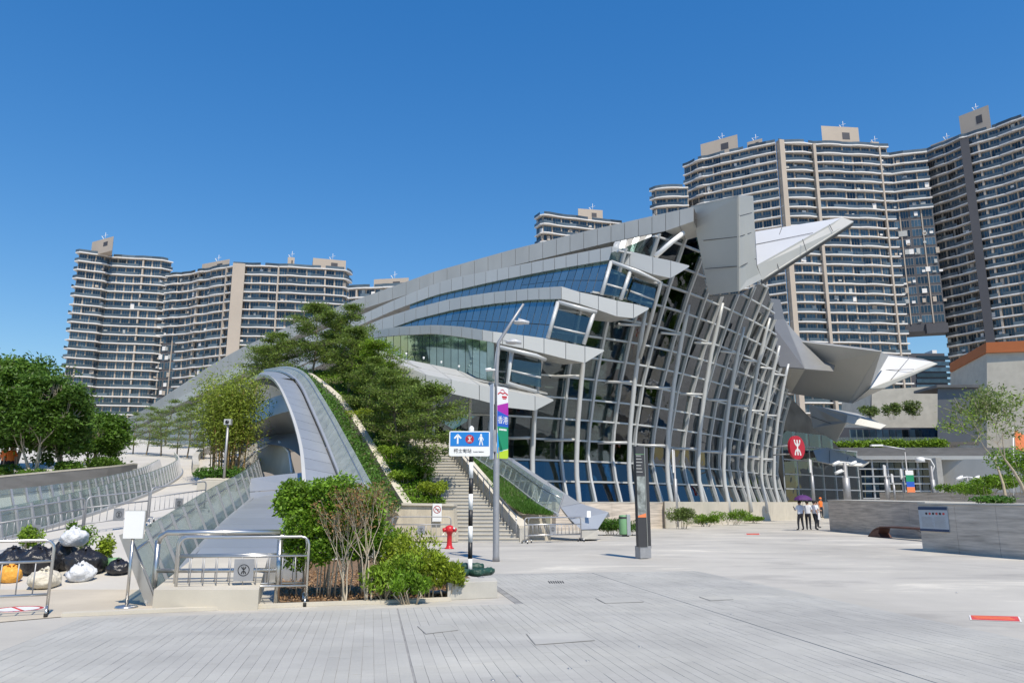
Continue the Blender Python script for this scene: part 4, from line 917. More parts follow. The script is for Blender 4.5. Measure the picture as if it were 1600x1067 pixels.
def handrail(pts, label, h=.95, n=12):
    t = thing('handrail', label, 'handrail', pts[0]); P = resample(pts, n)
    mb = MB(); mb.tube([P[0]+V3(0,-.25,h-.15)]+[p+V3(0,0,h) for p in P]+[P[-1]+V3(0,.3,h)], .028, 8); mb.build('rail', 'steel', t)
    for p in P[::1]:
        mb = MB(); mb.tube([p, p+V3(0,0,h)], .02, 6); mb.build('post', 'galv', t)
handrail([sB+V3(-.12,0,.1), tB+V3(-.12,0,.05)], 'steel handrail on the right side of the stair')
handrail([sA+V3(.12,0,.1), tA+V3(.12,0,.05)], 'steel handrail on the left side of the stair')
# end block of the right stair wall
EBk = thing('stair_end_block', 'square pale concrete block ending the right stair wall', 'wall', gr(830, 843))
mb = MB(); a = gr(812, 843); mb.box(a.x+.02, a.y-.3, 0, a.x+1.35, a.y+.5, 1.0); mb.build('block', 'concrete_cream', EBk)
mb = MB(); mb.box(a.x, a.y-.34, 1.003, a.x+1.38, a.y+.54, 1.07); mb.build('coping', 'concrete', EBk)
# grass strip, leaning glass and the metal ramp edge to the right
ga = smooth([at(*p) for p in ((706,706,41.4),(745,742,38),(790,786,34.6),(816,803,33.6))], 4); gb = smooth([at(*p) for p in ((738,716,42),(790,752,38.6),(836,788,34.8),(868,806,33.8))], 4)
mb = MB(); mb.loft(ga, gb); tag(mb.build('grass_bank', 'soil'), kind='structure'); GRASS = (ga, gb)
balustrade([gb[i]+V3(.05,.1,0) for i in range(len(gb)-1, -1, -1)], [V3(.35,.6,0), V3(.25,.6,0)], (.95, 1.0), 14, 'leaning clear glass balustrade between the grass bank and the metal ramp edge', rail=.025)
RE = thing('metal_ramp_edge', 'folded grey metal edge running down to a faceted end beside the bin', 'ramp', gr(915, 838))
tp_ = [at(*p) for p in ((720,690,46.5),(760,702,43.5),(800,716,40.5),(855,752,37.4),(907,786,35),(951,800,34.6))]
bt_ = [at(*p) for p in ((722,704,45.6),(762,716,42.6),(800,731,39.6),(862,767,36),(876,792,34.2),(892,812,33.6))]
for i in range(5):
    mb = MB(); q = [tp_[i].lerp(tp_[i+1], .006), tp_[i].lerp(tp_[i+1], .994), bt_[i].lerp(bt_[i+1], .994), bt_[i].lerp(bt_[i+1], .006)]; mb.prism(q, (.1,.25,-.2)); mb.build('metal_sheet', 'zinc', RE)
mb = MB(); mb.prism([at(892,812,33.6), at(951,800,34.6), at(934,826,34), at(908,827,33.5)], (.05,.3,0)); mb.build('end_facet', 'zinc', RE)
mb = MB(); mb.prism([at(909,842,33.6), at(934,842,34), at(934,827,34.05), at(909,828,33.55)], (.1,1.5,0)); mb.build('foot', 'concrete', RE)
mb = MB(); mb.prism([at(917,798,33.75), at(923,798,33.8), at(923,808,33.75), at(917,808,33.7)], (0,.05,0)); mb.build('notice', 'white', RE)
# ---- far left: retaining wall, curved glass balustrades, planter
def ramp_wall(pix, h, w, m, cap, label, hs=None):
    pts = [rp(x, y) for x, y in pix]; pts = resample(smooth(pts, 5), 10); t = thing('retaining_wall', label, 'wall', pts[0])
    for i in range(10):
        a, b = pts[i].lerp(pts[i+1], .004), pts[i].lerp(pts[i+1], .996)
        mb = MB(); mb.hexa([a, b, b+V3(0,0,h), a+V3(0,0,h)], [a+w, b+w, b+w+V3(0,0,h), a+w+V3(0,0,h)]); mb.build('wall_block', m, t)
        mb = MB(); mb.hexa([a+V3(0,-.04,h+.003), b+V3(0,-.04,h+.003), b+V3(0,-.04,h+.07), a+V3(0,-.04,h+.07)], [a+w+V3(0,0,h+.003), b+w+V3(0,0,h+.003), b+w+V3(0,0,h+.07), a+w+V3(0,0,h+.07)]); mb.build('coping', cap, t)
ramp_wall([(-120,792),(0,778),(100,766),(170,758),(206,752)], .78, V3(0,.4,0), 'dark_stone', 'concrete_cream', 'long dark stone retaining wall with pale coping below the big trees at left')
ramp_wall([(206,752),(222,744),(236,738)], .5, V3(.1,.4,0), 'dark_stone', 'concrete', 'short curved dark wall ending the retaining wall by the glass ramp')
balustrade([rp(x, y) for x, y in ((-60,862),(0,846),(100,818),(190,788),(250,764),(282,742),(276,728))], V3(-.30,.15,0), .82, 40, 'long leaning glass balustrade of the curved ramp nearest the barriers', post=.06, rail=.02)
balustrade([rp(x, y) for x, y in ((-60,806),(0,800),(90,788),(170,772),(225,755),(252,738))], V3(-.30,.15,0), .7, 34, 'second leaning glass balustrade further back on the curved ramp', post=.06, rail=.02)
mb = MB(); A = [rp(x, y)+V3(0,0,.01) for x, y in ((-80,858),(0,842),(100,814),(190,784),(250,760))]; B = [rp(x, y)+V3(0,0,.01) for x, y in ((-80,800),(0,794),(90,782),(170,768),(225,752))]; mb.loft(A, B); tag(mb.build('curved_ramp', 'asphalt'), kind='structure')
PLN = thing('bamboo_planter', 'pale stone planter box under the bamboo clump', 'planter', rp(345, 775))
a, b = rp(307, 766), rp(368, 768); mb = MB(); mb.prism([a, b, b+V3(-.3,4,.3), a+V3(-.8,4,.3)], (0,0,.42)); mb.build('box', 'concrete_cream', PLN, bevel=.02)
mb = MB(); mb.prism([a+V3(.12,.12,.424), b+V3(-.12,.12,.424), b+V3(-.4,3.9,.5), a+V3(-.7,3.9,.5)], (0,0,.02)); mb.build('soil', 'soil', PLN)
mb = MB(); pts = [rp(x, y) for x, y in ((300,742),(300,725),(312,712),(335,705))]; P = resample(smooth(pts, 4), 8); mb.loft([p+V3(0,0,0) for p in P], [p+V3(0,0,.55) for p in P], (.25,.25,0)); tag(mb.build('seat_wall', 'concrete'), 'low curved pale seat wall beside the bamboo planter', 'wall')
# ---- right: walls, cream wall in front of the glass
def longwall(name, a, b, h0, h1, t_, m, cap, label, n=8, z0=0):
    t = thing(name, label, 'wall', a); a = V3(a.x, a.y, 0); b = V3(b.x, b.y, 0); d = (b-a).normalized(); w = V3(-d.y, d.x, 0)*t_
    for i in range(n):
        p, q = a.lerp(b, i/n)+d*.006, a.lerp(b, (i+1)/n)-d*.006; hp, hq = lerp(h0, h1, i/n), lerp(h0, h1, (i+1)/n)
        mb = MB(); mb.hexa([p+V3(0,0,z0), q+V3(0,0,z0), q+V3(0,0,hq), p+V3(0,0,hp)], [p+w+V3(0,0,z0), q+w+V3(0,0,z0), q+w+V3(0,0,hq), p+w+V3(0,0,hp)]); mb.build('wall_block', m, t)
    mb = MB(); e = w.normalized()*.02; mb.hexa([a-e+V3(0,0,h0+.003), b-e+V3(0,0,h1+.003), b-e+V3(0,0,h1+.05), a-e+V3(0,0,h0+.05)], [a+w+e+V3(0,0,h0+.003), b+w+e+V3(0,0,h1+.003), b+w+e+V3(0,0,h1+.05), a+w+e+V3(0,0,h0+.05)]); mb.build('coping', cap, t)
    return t, d, w
W1a, W1b = gr(1297, 829), gr(1452, 843)
longwall('board_marked_wall', W1a, W1b, 1.72, 1.58, 2.2, 'board_wall', 'concrete', 'board marked grey wall beside the curved bench and the people', 7)
W2a, W2b = gr(1442, 860), gr(1640, 877)
w2t, w2d, w2w = longwall('board_marked_wall', W2a, W2b, 1.54, 1.50, 2.6, 'board_wall', 'concrete', 'nearer board marked grey wall with a notice board at its left end', 3)
longwall('board_marked_wall', at(1376,790,62), at(1640,790,50), 2.35, 2.2, .5, 'board_wall', 'concrete', 'furthest low grey wall in front of the podium glass', 6)
cw = [at(1046,790,52), at(1120,790,60), at(1196,790,70), at(1300,790,84)]
CWt = thing('cream_wall', 'low cream wall in front of the foot of the glass front', 'wall', cw[0])
P = resample(cw, 12)
for i in range(12):
    mb = MB(); mb.wallseg(P[i].lerp(P[i+1], .003), P[i].lerp(P[i+1], .997), 0, 1.66, .4); mb.build('wall_block', 'concrete_cream', CWt)
longwall('board_marked_wall', at(868,790,46), at(1036,790,50.6), 1.6, 1.6, .4, 'board_wall', 'concrete', 'short grey wall behind the green bin', 4)
mb = MB(); a = at(1037,790,50.6); b = at(1046,790,51.8); mb.prism([V3(a.x, a.y-.4, 0), V3(b.x, b.y-.4, 0), V3(b.x, b.y+.6, 0), V3(a.x, a.y+.6, 0)], (0,0,1.68)); tag(mb.build('cream_pier', 'concrete_cream', bevel=.01), 'cream end pier between the short grey wall and the cream wall', 'wall')
mb = MB(); A = [fs(s, 1.6)[0] for s in np.linspace(0, FL, 30)]; mb.loft([V3(p.x, p.y, 1.5)+fs(0,2)[2]*.1 for p in A], [V3(p.x, p.y, 0) for p in A], (0,.3,0)); mb.build('base_wall', 'concrete_cream', ST)
# ---------------------------------------------------------------- trees and planting
rng = np.random.default_rng(11)
def crown_pts(tips, per, sig, rng, flat=1.0):
    C = np.array([t[0] for t in tips]).repeat(per, 0); C = C+rng.normal(size=C.shape)*np.array([sig, sig, sig*flat]); return C
def broad_tree(name, label, loc, h, rad, seed, leaf, lsize, per=26, fork=.30, cat='tree', group=None, bark='bark', sig=.45, levels=4, kids=4, spread=.85, stems=1, r0=.2):
    rr = np.random.default_rng(seed); t = thing(name, label, cat, loc, rr.uniform(0, 6), group); S = []; T = []
    for q in range(stems):
        a = 6.28*q/stems; se, ti = branch_tree(rr, 1.0, fork, spread, r0, levels, kids, .28, (.35*math.cos(a)*(stems > 1), .35*math.sin(a)*(stems > 1)))
        mx = max(max(abs(p.x), abs(p.y)) for p, d in ti); kx = rad/mx
        def sc(p): return Vector((p.x*kx, p.y*kx, p.z*h*.93))
        S += [(sc(a_), sc(b_), r, s) for a_, b_, r, s in se]; T += [(sc(p), d) for p, d in ti]
    wood(S).build('trunk', bark, t, True)
    C = crown_pts(T, per, sig, rr, .7); C = C[C[:,2] > h*.18]; C = C[cull(C, .85, seed, -.10)]
    link('crown', fastmesh('crown', leaves(C, lsize, rr), 4, leaf), t, True); return t
from mathutils import noise as NZ
def cull(C, f, seed, th): return np.array([NZ.noise(Vector((c[0]*f+seed*9.1, c[1]*f, c[2]*f*1.4))) > th for c in C])
# the big trees above the dark retaining wall
for (x, y, d, h, rad, sd, lf, lab) in [(-30, 745, 37, 6.2, 2.5, 1, 'leaf_ficus', 'large dark leafy tree cut off by the left edge'),
        (52, 742, 35, 5.1, 1.9, 2, 'leaf_ficus_dark', 'tall bushy tree with pale forked trunk behind the retaining wall'),
        (98, 735, 37, 4.0, 1.7, 3, 'leaf_ficus', 'middle bushy tree of the clump behind the retaining wall'),
        (143, 728, 41, 3.1, 1.35, 4, 'leaf_ficus', 'lowest bushy tree at the right end of the clump at left')]:
    p = at(x, y, d); p.z = rz(d)
    broad_tree('bushy_tree', lab, p, h, rad, sd, lf, .19, per=40, group='bushy trees behind the retaining wall', bark='bark_pale', sig=.27, stems=3, r0=.09)
p = at(20, 745, 44); p.z = rz(44)
broad_tree('bushy_tree', 'darker tree standing behind the clump at far left', p, 6.3, 3.2, 8, 'leaf_ficus_dark', .23, per=38, group='bushy trees behind the retaining wall', sig=.5, stems=2, r0=.13)
# layered fine-leaved trees on the planted slope
def layered_tree(seed, h, rad, tiers, leaf, lsize, per, bark='bark'):
    rr = np.random.default_rng(seed); S = []; tips = []; p = Vector((0,0,0)); d = Vector((rr.normal()*.04, rr.normal()*.04, 1)).normalized(); path = [p.copy()]
    for i in range(10):
        d = (d+Vector((rr.normal()*.05, rr.normal()*.05, 0))).normalized(); q = p+d*h/10; S.append((p.copy(), q.copy(), .075*(1-i/11), .075*(1-(i+1)/11))); p = q; path.append(p.copy())
    for k in range(tiers):
        f = .22+.76*(k/(tiers-1))+rr.uniform(-.02, .02); b = path[min(9, int(f*10))].lerp(path[min(10, int(f*10)+1)], f*10 % 1); R_ = rad*(1.0-.75*((f-.3)/.7)**2 if f > .3 else .75+.8*(f-.2))*rr.uniform(.85, 1.1)
        for j in range(int(rr.integers(5, 8))):
            a = rr.uniform(0, 6.28); L = R_*rr.uniform(.7, 1.15); dd = Vector((math.cos(a), math.sin(a), rr.uniform(.05, .30))); q = b.copy(); r = .022
            for s in range(5):
                dd = (dd+Vector((rr.normal()*.12, rr.normal()*.12, rr.normal()*.05))); n2 = q+dd.normalized()*L/5; S.append((q.copy(), n2.copy(), r, r*.75)); r *= .75; q = n2
                if s >= 1:
                    tips.append((q.copy(), dd))
                    for w in (-1, 1):
                        e = Vector((-dd.y, dd.x, 0)).normalized()*w*L*.2*(1.2-s*.15)+dd.normalized()*L*.1; S.append((q.copy(), q+e, .007, .004)); tips.append((q+e, dd)); tips.append((q+e*.5, dd))
    C = crown_pts(tips, per, .17, rr, .55)
    return S, leaves(C, lsize, rr, aspect=.5, up=.9)
LT = []
for sd, h, rad, ti in ((21, 4.6, 1.75, 9), (22, 5.0, 1.9, 10), (23, 4.2, 1.7, 8)):
    S, LV = layered_tree(sd, h, rad, ti, 'leaf_slope', .13, 11); LT.append((wood(S), LV))
TM = []
for i, (w_, LV) in enumerate(LT):
    a = w_.build('trunk', 'bark'); b = link('crown', fastmesh('crown', LV, 4, 'leaf_slope')); TM.append((a.data, b.data)); bpy.data.objects.remove(a); bpy.data.objects.remove(b)
YM = []
for sd, h, rad, ti in ((24, 4.4, 1.4, 6), (25, 4.8, 1.5, 7), (26, 4.0, 1.3, 6)):
    S, LV = layered_tree(sd, h, rad, ti, 'leaf_slope', .12, 4); a = wood(S).build('trunk', 'bark'); b = link('crown', fastmesh('crown', LV, 4, 'leaf_slope')); YM.append((a.data, b.data)); bpy.data.objects.remove(a); bpy.data.objects.remove(b)
def slope_tree(k, loc, s, rot, label, mat_=None, squash=1, grp='fine leaved trees on the planted slope', name='slope_tree'):
    t = thing(name, label, 'tree', loc, rot, grp); t.scale = (s, s, s*squash)
    src = YM if name == 'young_tree' else TM; a = link('trunk', src[k][0], t, True); b = link('crown', src[k][1], t, True)
    if mat_: b.data = b.data.copy(); b.data.materials[0] = MT[mat_]
    return t
def on_slope(f, g):                       # f up the slope, g across
    i = f*(len(sl)-1); j = int(min(i, len(sl)-2)); a = sl[j].lerp(sl[j+1], i-j); b = sr[j].lerp(sr[j+1], i-j); p = a.lerp(b, g); p.z -= .2; return p
spots = [(.15, .84, .98, 1, 'largest fine leaved tree beside the stair, its trunk forking low', 'leaf_slope', .92),
         (.34, .62, .95, 0, 'slender tree behind the largest one half way up the planted slope', 'leaf_slope', 1), (.38, .90, .95, 2, 'tree overhanging the upper stair on the planted slope', 'leaf_slope', 1),
         (.52, .30, .82, 0, 'tree close to the kerb wall on the upper planted slope', 'leaf_slope', .9), (.56, .75, 1.0, 1, 'bright green tree in the middle of the upper planted slope', 'leaf_bright', .9),
         (.68, .35, 1.0, 2, 'tree above the arch on the upper planted slope', 'leaf_slope', .95), (.72, .78, .85, 0, 'tree under the blue glass band at the top of the slope', 'leaf_slope', .9),
         (.86, .1, 1.05, 1, 'tree behind the crown of the arch', 'leaf_slope', .95), (.9, .55, 1.1, 0, 'highest tree on the slope against the roof ribbons', 'leaf_slope', .95), (.95, .6, .9, 2, 'tree at the top right of the slope beside the roof ribbons', 'leaf_slope', .9)]
for i, (f, g, s, k, lab, m_, sq) in enumerate(spots): slope_tree(k, on_slope(f, g), s, i*1.3, lab, m_ if m_ != 'leaf_slope' else None, sq)
for i, (x, y, d, s, lab) in enumerate([(440, 590, 50, 1.15, 'broad dark tree left of the crown of the arch'), (408, 600, 54, 1.0, 'small tree leaning over the vault of the arch')]):
    slope_tree(i, at(x, y, d)+V3(0,0,-1.2), s, i+.4, lab, None, .8)
# young trees planted along the flank of the roof, far left
for i, x in enumerate((207, 228, 251, 276, 292, 318)):
    d = 58-i*1.2; p = at(x, 715, d); p.z = rz(d)
    slope_tree(i % 3, p, .72+.06*(i % 3), i*2.1, ['first young tree from the left below the roof flank', 'second young tree from the left below the roof flank', 'third young tree from the left below the roof flank', 'fourth young tree from the left below the roof flank', 'fifth young tree from the left below the roof flank', 'young tree just left of the bamboo clump'][i], None, .95, 'young trees below the roof flank', 'young_tree')
for i, (x, y, d) in enumerate([(262, 655, 70), (300, 640, 66)]):
    slope_tree((i+1) % 3, at(x, y, d)+V3(0,0,-2.5), 1.1, i*2.5, ['spreading tree against the lower end of the roof ribbons', 'spreading tree behind the bamboo against the roof ribbons'][i], None, .8, 'young trees below the roof flank', 'young_tree')
# bamboo clump
BMt = thing('bamboo_clump', 'tall yellow green bamboo clump growing from a stone planter', 'bamboo', rp(336, 758)+V3(0,1.2,.4))
rr = np.random.default_rng(5); tips = []; low = []
for i in range(34):
    a = rr.uniform(0, 6.28); r = rr.uniform(0, .8); q = Vector((r*math.cos(a), r*math.sin(a)*.7, 0)); H = rr.uniform(3.2, 4.9); o_ = Vector((math.cos(a), math.sin(a), 0))*rr.uniform(.2, .9)*H*.145
    pts = [q+o_*(f**2)*1.6+Vector((0,0,H*f)) for f in np.linspace(0, 1, 7)]
    m_ = MB(); m_.tube(pts, [.026, .025, .023, .02, .015, .01, .005], 5); m_.build('cane', 'cane', BMt, True)
    for f in np.linspace(.46, 1, 12): b = q+o_*(f**2)*1.6+Vector((0,0,H*f)); tips.append((b, None))
C = crown_pts(tips, 52, .33, rr, 1.0); link('foliage', fastmesh('foliage', leaves(C, .17, rr, aspect=.25, droop=.5), 4, 'leaf_bamboo'), BMt, True)
low = [(Vector((rr.normal()*.55, rr.normal()*.4, rr.uniform(.9, 2.4))), None) for _ in range(110)]
link('dry_foliage', fastmesh('dry_foliage', leaves(crown_pts(low, 12, .16, rr), .15, rr, aspect=.22, droop=.6), 4, 'leaf_dry'), BMt, True)
C = np.array([[rr.uniform(-1.0, 1.0), rr.uniform(-1.3, -.3), abs(rr.normal()*.16)] for _ in range(1600)]); link('undergrowth', fastmesh('undergrowth', leaves(C, .16, rr), 4, 'leaf_grass'), BMt, True)
# low planting on the slope (shrubs one could point at, and ground cover)
def shrub(name, label, loc, rx, ry, h, leaf, n, ls, seed, group=None, stems=10, bark='bark_pale', up=.35, hollow=.0, rot=0, bot=.12, aspect=.45, upr=None):
    rr = np.random.default_rng(seed); t = thing(name, label, 'shrub', loc, rot, group)
    # lobes give an uneven outline
    lob = [(rr.uniform(-.62, .62)*rx, rr.uniform(-.62, .62)*ry, rr.uniform(.45, .78)*h, rr.uniform(.26, .44)) for _ in range(9)]
    C = []; k = n//9
    for (x, y, z, q) in lob:
        d = rr.normal(size=(k,3)); d /= np.linalg.norm(d, axis=1, keepdims=True); r = rr.uniform(.45, 1.05, (k,1))**.6
        C.append(np.array([x, y, z])+d*r*np.array([rx*q*1.1, ry*q*1.1, h*q*.72]))
    C = np.concatenate(C); C = C[C[:,2] > h*bot]
    link('foliage', fastmesh('foliage', leaves(C, ls, rr, up=up, aspect=aspect, out=None if upr is None else np.array([0,0,upr])), 4, leaf), t, True)
    m_ = MB()
    for i in range(stems):
        a = lob[i % 9]; q = Vector((a[0]*rr.uniform(.2, .6), a[1]*.4, -.05)); e = Vector((a[0]+rr.normal()*.1*rx, a[1]+rr.normal()*.1*ry, a[2]))
        m_.tube([q, q.lerp(e, .5)+Vector((rr.normal()*.06, rr.normal()*.06, .03)), e], [.014, .010, .005], 5)
    m_.build('stems', bark, t, True); return t
shs = [(.06, .80, .95, .75, .85, 'leaf_yellow', 'round bright yellow green shrub above the stone plinth'), (.16, .66, .9, .8, .8, 'leaf_hedge', 'dark shrub below the largest slope tree'),
       (.14, .30, .8, .7, .7, 'leaf_bright', 'light green shrub beside the kerb wall near the plinth'), (.27, .85, .9, .8, .9, 'leaf_hedge', 'dark shrub under the big tree beside the stair'),
       (.30, .35, .9, .8, .8, 'leaf_bright', 'yellowish shrub half way up beside the kerb wall'), (.42, .65, 1., .9, .9, 'leaf_hedge', 'shrub between the slender trees on the slope'),
       (.50, .15, .9, .8, .8, 'leaf_yellow', 'bright shrub high on the slope by the kerb wall'), (.60, .55, 1., .9, 1.0, 'leaf_bright', 'light shrub near the top of the slope'), (.75, .5, 1.1, 1., 1.1, 'leaf_hedge', 'dark shrub at the top of the slope')]
for i, (f, g, rx, ry, h, lf, lab) in enumerate(shs): shrub('slope_shrub', lab, on_slope(f, g), rx, ry, h, lf, 2400, .10, 40+i, 'shrubs on the planted slope')
rr = np.random.default_rng(77); C = []
for _ in range(15000):
    p = on_slope(rr.uniform(.02, .98), rr.uniform(.08, .96)); C.append((p.x, p.y, p.z+abs(rr.normal()*.14)))
g_ = link('ground_cover', fastmesh('ground_cover', leaves(np.array(C), .14, rr), 4, 'leaf_hedge')); tag(g_, 'low green ground cover over the planted slope', 'ground cover', kind='stuff')
C = []; pE = [p+V3(.55,.25,0) for p in resample(O_[:31], len(sl)-1)]
for _ in range(9000):
    i = rr.uniform(0, len(sl)-1.01); j = int(i); a = pE[j].lerp(pE[j+1], i-j); b = sl[j].lerp(sl[j+1], i-j); p = a.lerp(b, rr.uniform(.08, .92)); C.append((p.x, p.y, p.z-.25+abs(rr.normal()*.22)))
tag(link('planting_strip_cover', fastmesh('planting_strip_cover', leaves(np.array(C), .15, rr), 4, 'leaf_grass')), 'green planting strip between the arch glass and the kerb wall', 'ground cover', kind='stuff')
C = []
for _ in range(9000):
    i = rr.uniform(0, len(ga)-1.01); j = int(i); a = ga[j].lerp(ga[j+1], i-j); b = gb[j].lerp(gb[j+1], i-j); p = a.lerp(b, rr.uniform(.04, .96)); C.append((p.x, p.y, p.z))
V = leaves(np.array(C), .20, rr, aspect=.10, up=0, out=np.array([0,0,2.0])); tag(link('bank_grass', fastmesh('bank_grass', V, 4, 'leaf_grass')), 'long green grass on the bank right of the stair', 'grass', kind='stuff')
# foreground bed: mulch, tall hedge, dead shrub, yellow-green shrubs
mb = MB(); bed = [gr(437, 944), gr(700, 935), gr(735, 905), gr(700, 885), gr(600, 872), gr(437, 880)]
mb.add([V3(p.x, p.y, .03) for p in bed], [tuple(range(6))]); tag(mb.build('planting_bed', 'mulch'), kind='structure')
rr = np.random.default_rng(9); C = []
while len(C) < 6000:
    p = gr(rr.uniform(437, 720), rr.uniform(895, 944)); x, y = proj(p)
    if y < 944-(x-437)*.034: C.append((p.x, p.y, .04+rr.uniform(0, .03)))
tag(link('leaf_litter', fastmesh('leaf_litter', leaves(np.array(C), .055, rr, up=.7), 4, 'litter')), 'brown fallen leaves covering the foreground planting bed', 'leaf litter', kind='stuff')
def hedge(label, x0, x1, d, h, n, leaf, seed, base=.55, ls=.06):
    rr = np.random.default_rng(seed); a, b = at(x0, 900, d), at(x1, 900, d); c = V3((a.x+b.x)/2, d, 0); w = abs(b.x-a.x)/2
    t = thing('hedge_shrub', label, 'shrub', c); lob = [(rr.uniform(-.8, .8)*w, rr.uniform(-.35, .35), rr.uniform(base, .88)*h, rr.uniform(.20, .34)) for _ in range(22)]
    C = []; k = n//22
    for (x, y, z, r) in lob:
        dd = rr.normal(size=(k,3)); dd /= np.linalg.norm(dd, axis=1, keepdims=True); C.append(np.array([x, y, z])+dd*(rr.uniform(.2, 1.1, (k,1))**.5)*np.array([r*1.05, r*1.0, r*.95]))
    C = np.concatenate(C); C = C[(C[:,2] > h*.2)]
    link('foliage', fastmesh('foliage', leaves(C, ls, rr, aspect=.5), 4, leaf), t, True)
    for i in range(12):
        q = lob[i]; s = Vector((q[0]*.8+rr.normal()*.05, q[1]*.5, 0)); e = Vector((q[0], q[1], q[2])); m_ = MB()
        mid = s.lerp(e, .5)+Vector((rr.normal()*.05, rr.normal()*.05, 0)); m_.tube([s, s.lerp(mid, .5), mid, e], [.016, .014, .011, .005], 5)
        for _ in range(3):
            f = mid.lerp(e, rr.uniform(0, .6)); m_.tube([f, f+Vector((rr.normal()*.12, rr.normal()*.1, .25))], [.007, .003], 4)
        m_.build('stem', 'bark_pale', t, True)
    return t
hedge('tall glossy green hedge beside the steel railing in the foreground bed', 432, 548, 13.6, 2.08, 26000, 'leaf_hedge', 31, base=.36, ls=.075)
hedge('upright green shrub at the back of the foreground bed behind the dry shrub', 520, 590, 13.75, 1.95, 15000, 'leaf_hedge', 32, base=.42, ls=.075)
def dry(label, x, d, h, seed, spread=.32, nl=1500):
    rr = np.random.default_rng(seed); c = at(x, 900, d); t = thing('dry_shrub', label, 'shrub', V3(c.x, d, 0)); tp_ = []
    m_ = MB()
    def go(p, dr, L, r, lv):
        for s in range(3):
            dr = (dr+Vector((rr.normal()*.10, rr.normal()*.10, .03))).normalized(); q = p+dr*L/3; m_.tube([p, q], [r, r*.85], 5, cap=False); p = q; r *= .85
            if lv < 2: tp_.append((p.copy(), None))
        if lv:
            for _ in range(3): go(p, (dr+Vector((rr.normal()*spread, rr.normal()*spread, .25))).normalized(), L*.72, r*.72, lv-1)
    for i in range(4): go(Vector((rr.normal()*.05, rr.normal()*.05, 0)), Vector((rr.normal()*.28, rr.normal()*.2, 1)).normalized(), h*.42, .018, 3)
    m_.build('stems', 'bark_pale', t, True)
    C = crown_pts(tp_, max(1, nl//len(tp_)), .05, rr); C = C[C[:,2] > h*.45]
    link('dry_leaves', fastmesh('dry_leaves', leaves(C, .05, rr, droop=.4), 4, 'leaf_dry'), t, True)
dry('bare brown shrub with many pale stems in the middle of the foreground bed', 540, 13.0, 1.4, 51, nl=500); dry('taller dry brown shrub right of the green hedge', 578, 13.0, 1.75, 52, nl=1700)
ys_ = [(606, 13.3, .85, .62, 'leaf_bright', 'green shrub at the foot of the dry shrub'), (640, 13.9, .8, .95, 'leaf_yellow', 'largest yellow green shrub in the foreground bed'), (668, 13.6, .75, .72, 'leaf_yellow', 'yellow green shrub left of the sign base'),
       (620, 14.6, .8, 1.05, 'leaf_bright', 'green shrub at the back of the bed below the hydrant'), (700, 13.6, .5, .5, 'leaf_yellow', 'low yellow green shrub touching the concrete sign base'), (640, 12.95, .55, .42, 'leaf_hedge', 'small dark green shrub at the front of the bed')]
for i, (x, d, r, h, lf, lab) in enumerate(ys_):
    c = at(x, 900, d); shrub('bed_shrub', lab, V3(c.x, d, .02), r*.66, r*.5, h*1.08, lf, 2600, .085, 60+i, 'low shrubs in the foreground bed', up=.0, aspect=.33, upr=1.1)
# shrubs in front of the cream wall and behind the bin
for i, (x, y, rx, h, lf, lab) in enumerate([(1066, 826, 1.3, 1.35, 'leaf_pale', 'olive green shrub behind the grey lamp post'), (1100, 822.5, 1.2, .8, 'leaf_hedge', 'low green shrub left of the rounded one at the cream wall'), (1140, 820, 1.8, 1.2, 'leaf_hedge', 'rounded green shrub before the cream wall'), (1178, 817, 1.2, .55, 'leaf_hedge', 'lowest flat shrub at the right end by the cream wall'),
        (955, 836, 1.1, .8, 'leaf_grass', 'grassy shrub left of the green bin'), (990, 836, .9, .75, 'leaf_grass', 'grassy shrub between the bin and the black totem')]):
    p = gr(x, y); shrub('wall_shrub', lab, p, rx, .8, h, lf, 3000, .12, 80+i, 'shrubs along the low walls')
# right edge: thin branching trees, hedges on the terrace
def thin_tree(label, x, y, d, h, seed, leaf='leaf_pale', z=None):
    p = at(x, y, d); rr = np.random.default_rng(seed); t = thing('thin_tree', label, 'tree', p, 0, 'thin trees at the right edge'); S, T = branch_tree(rr, h, .42, .75, .085, 4, 3, .35)
    wood(S).build('trunk', 'bark_pale', t, True); C = crown_pts(T, 9, .22, rr, .6); C = C[rr.random(len(C)) < .75]
    link('crown', fastmesh('crown', leaves(C, .20, rr, aspect=.4, up=.7), 4, leaf), t, True)
thin_tree('thin sparse tree with pale branching trunk near the right edge', 1571, 775, 44, 6.0, 91, 'leaf_bright'); thin_tree('thin tree cut off by the right edge', 1604, 775, 40, 5.6, 92, 'leaf_pale')
for i, (x, y, d, rx, h, lab) in enumerate([(1540, 776, 46, 2.4, 1.3, 'dark hedge below the thin trees at right'), (1592, 772, 42, 2.2, 2.6, 'tall leafy bush cut off by the right edge'), (1500, 778, 50, 2., .9, 'low hedge in front of the blank podium wall')]):
    shrub('hedge_bush', lab, at(x, y, d), rx, .9, h, 'leaf_hedge', 3600, .16, 100+i, 'bushes behind the right hand walls')
p = gr(1580, 868); shrub('hedge_bush', 'small grassy plants on top of the nearer right hand wall', V3(W2b.x+.6, W2b.y+3.5, 1.5), .9, .6, .35, 'leaf_grass', 1500, .1, 120, 'bushes behind the right hand walls')
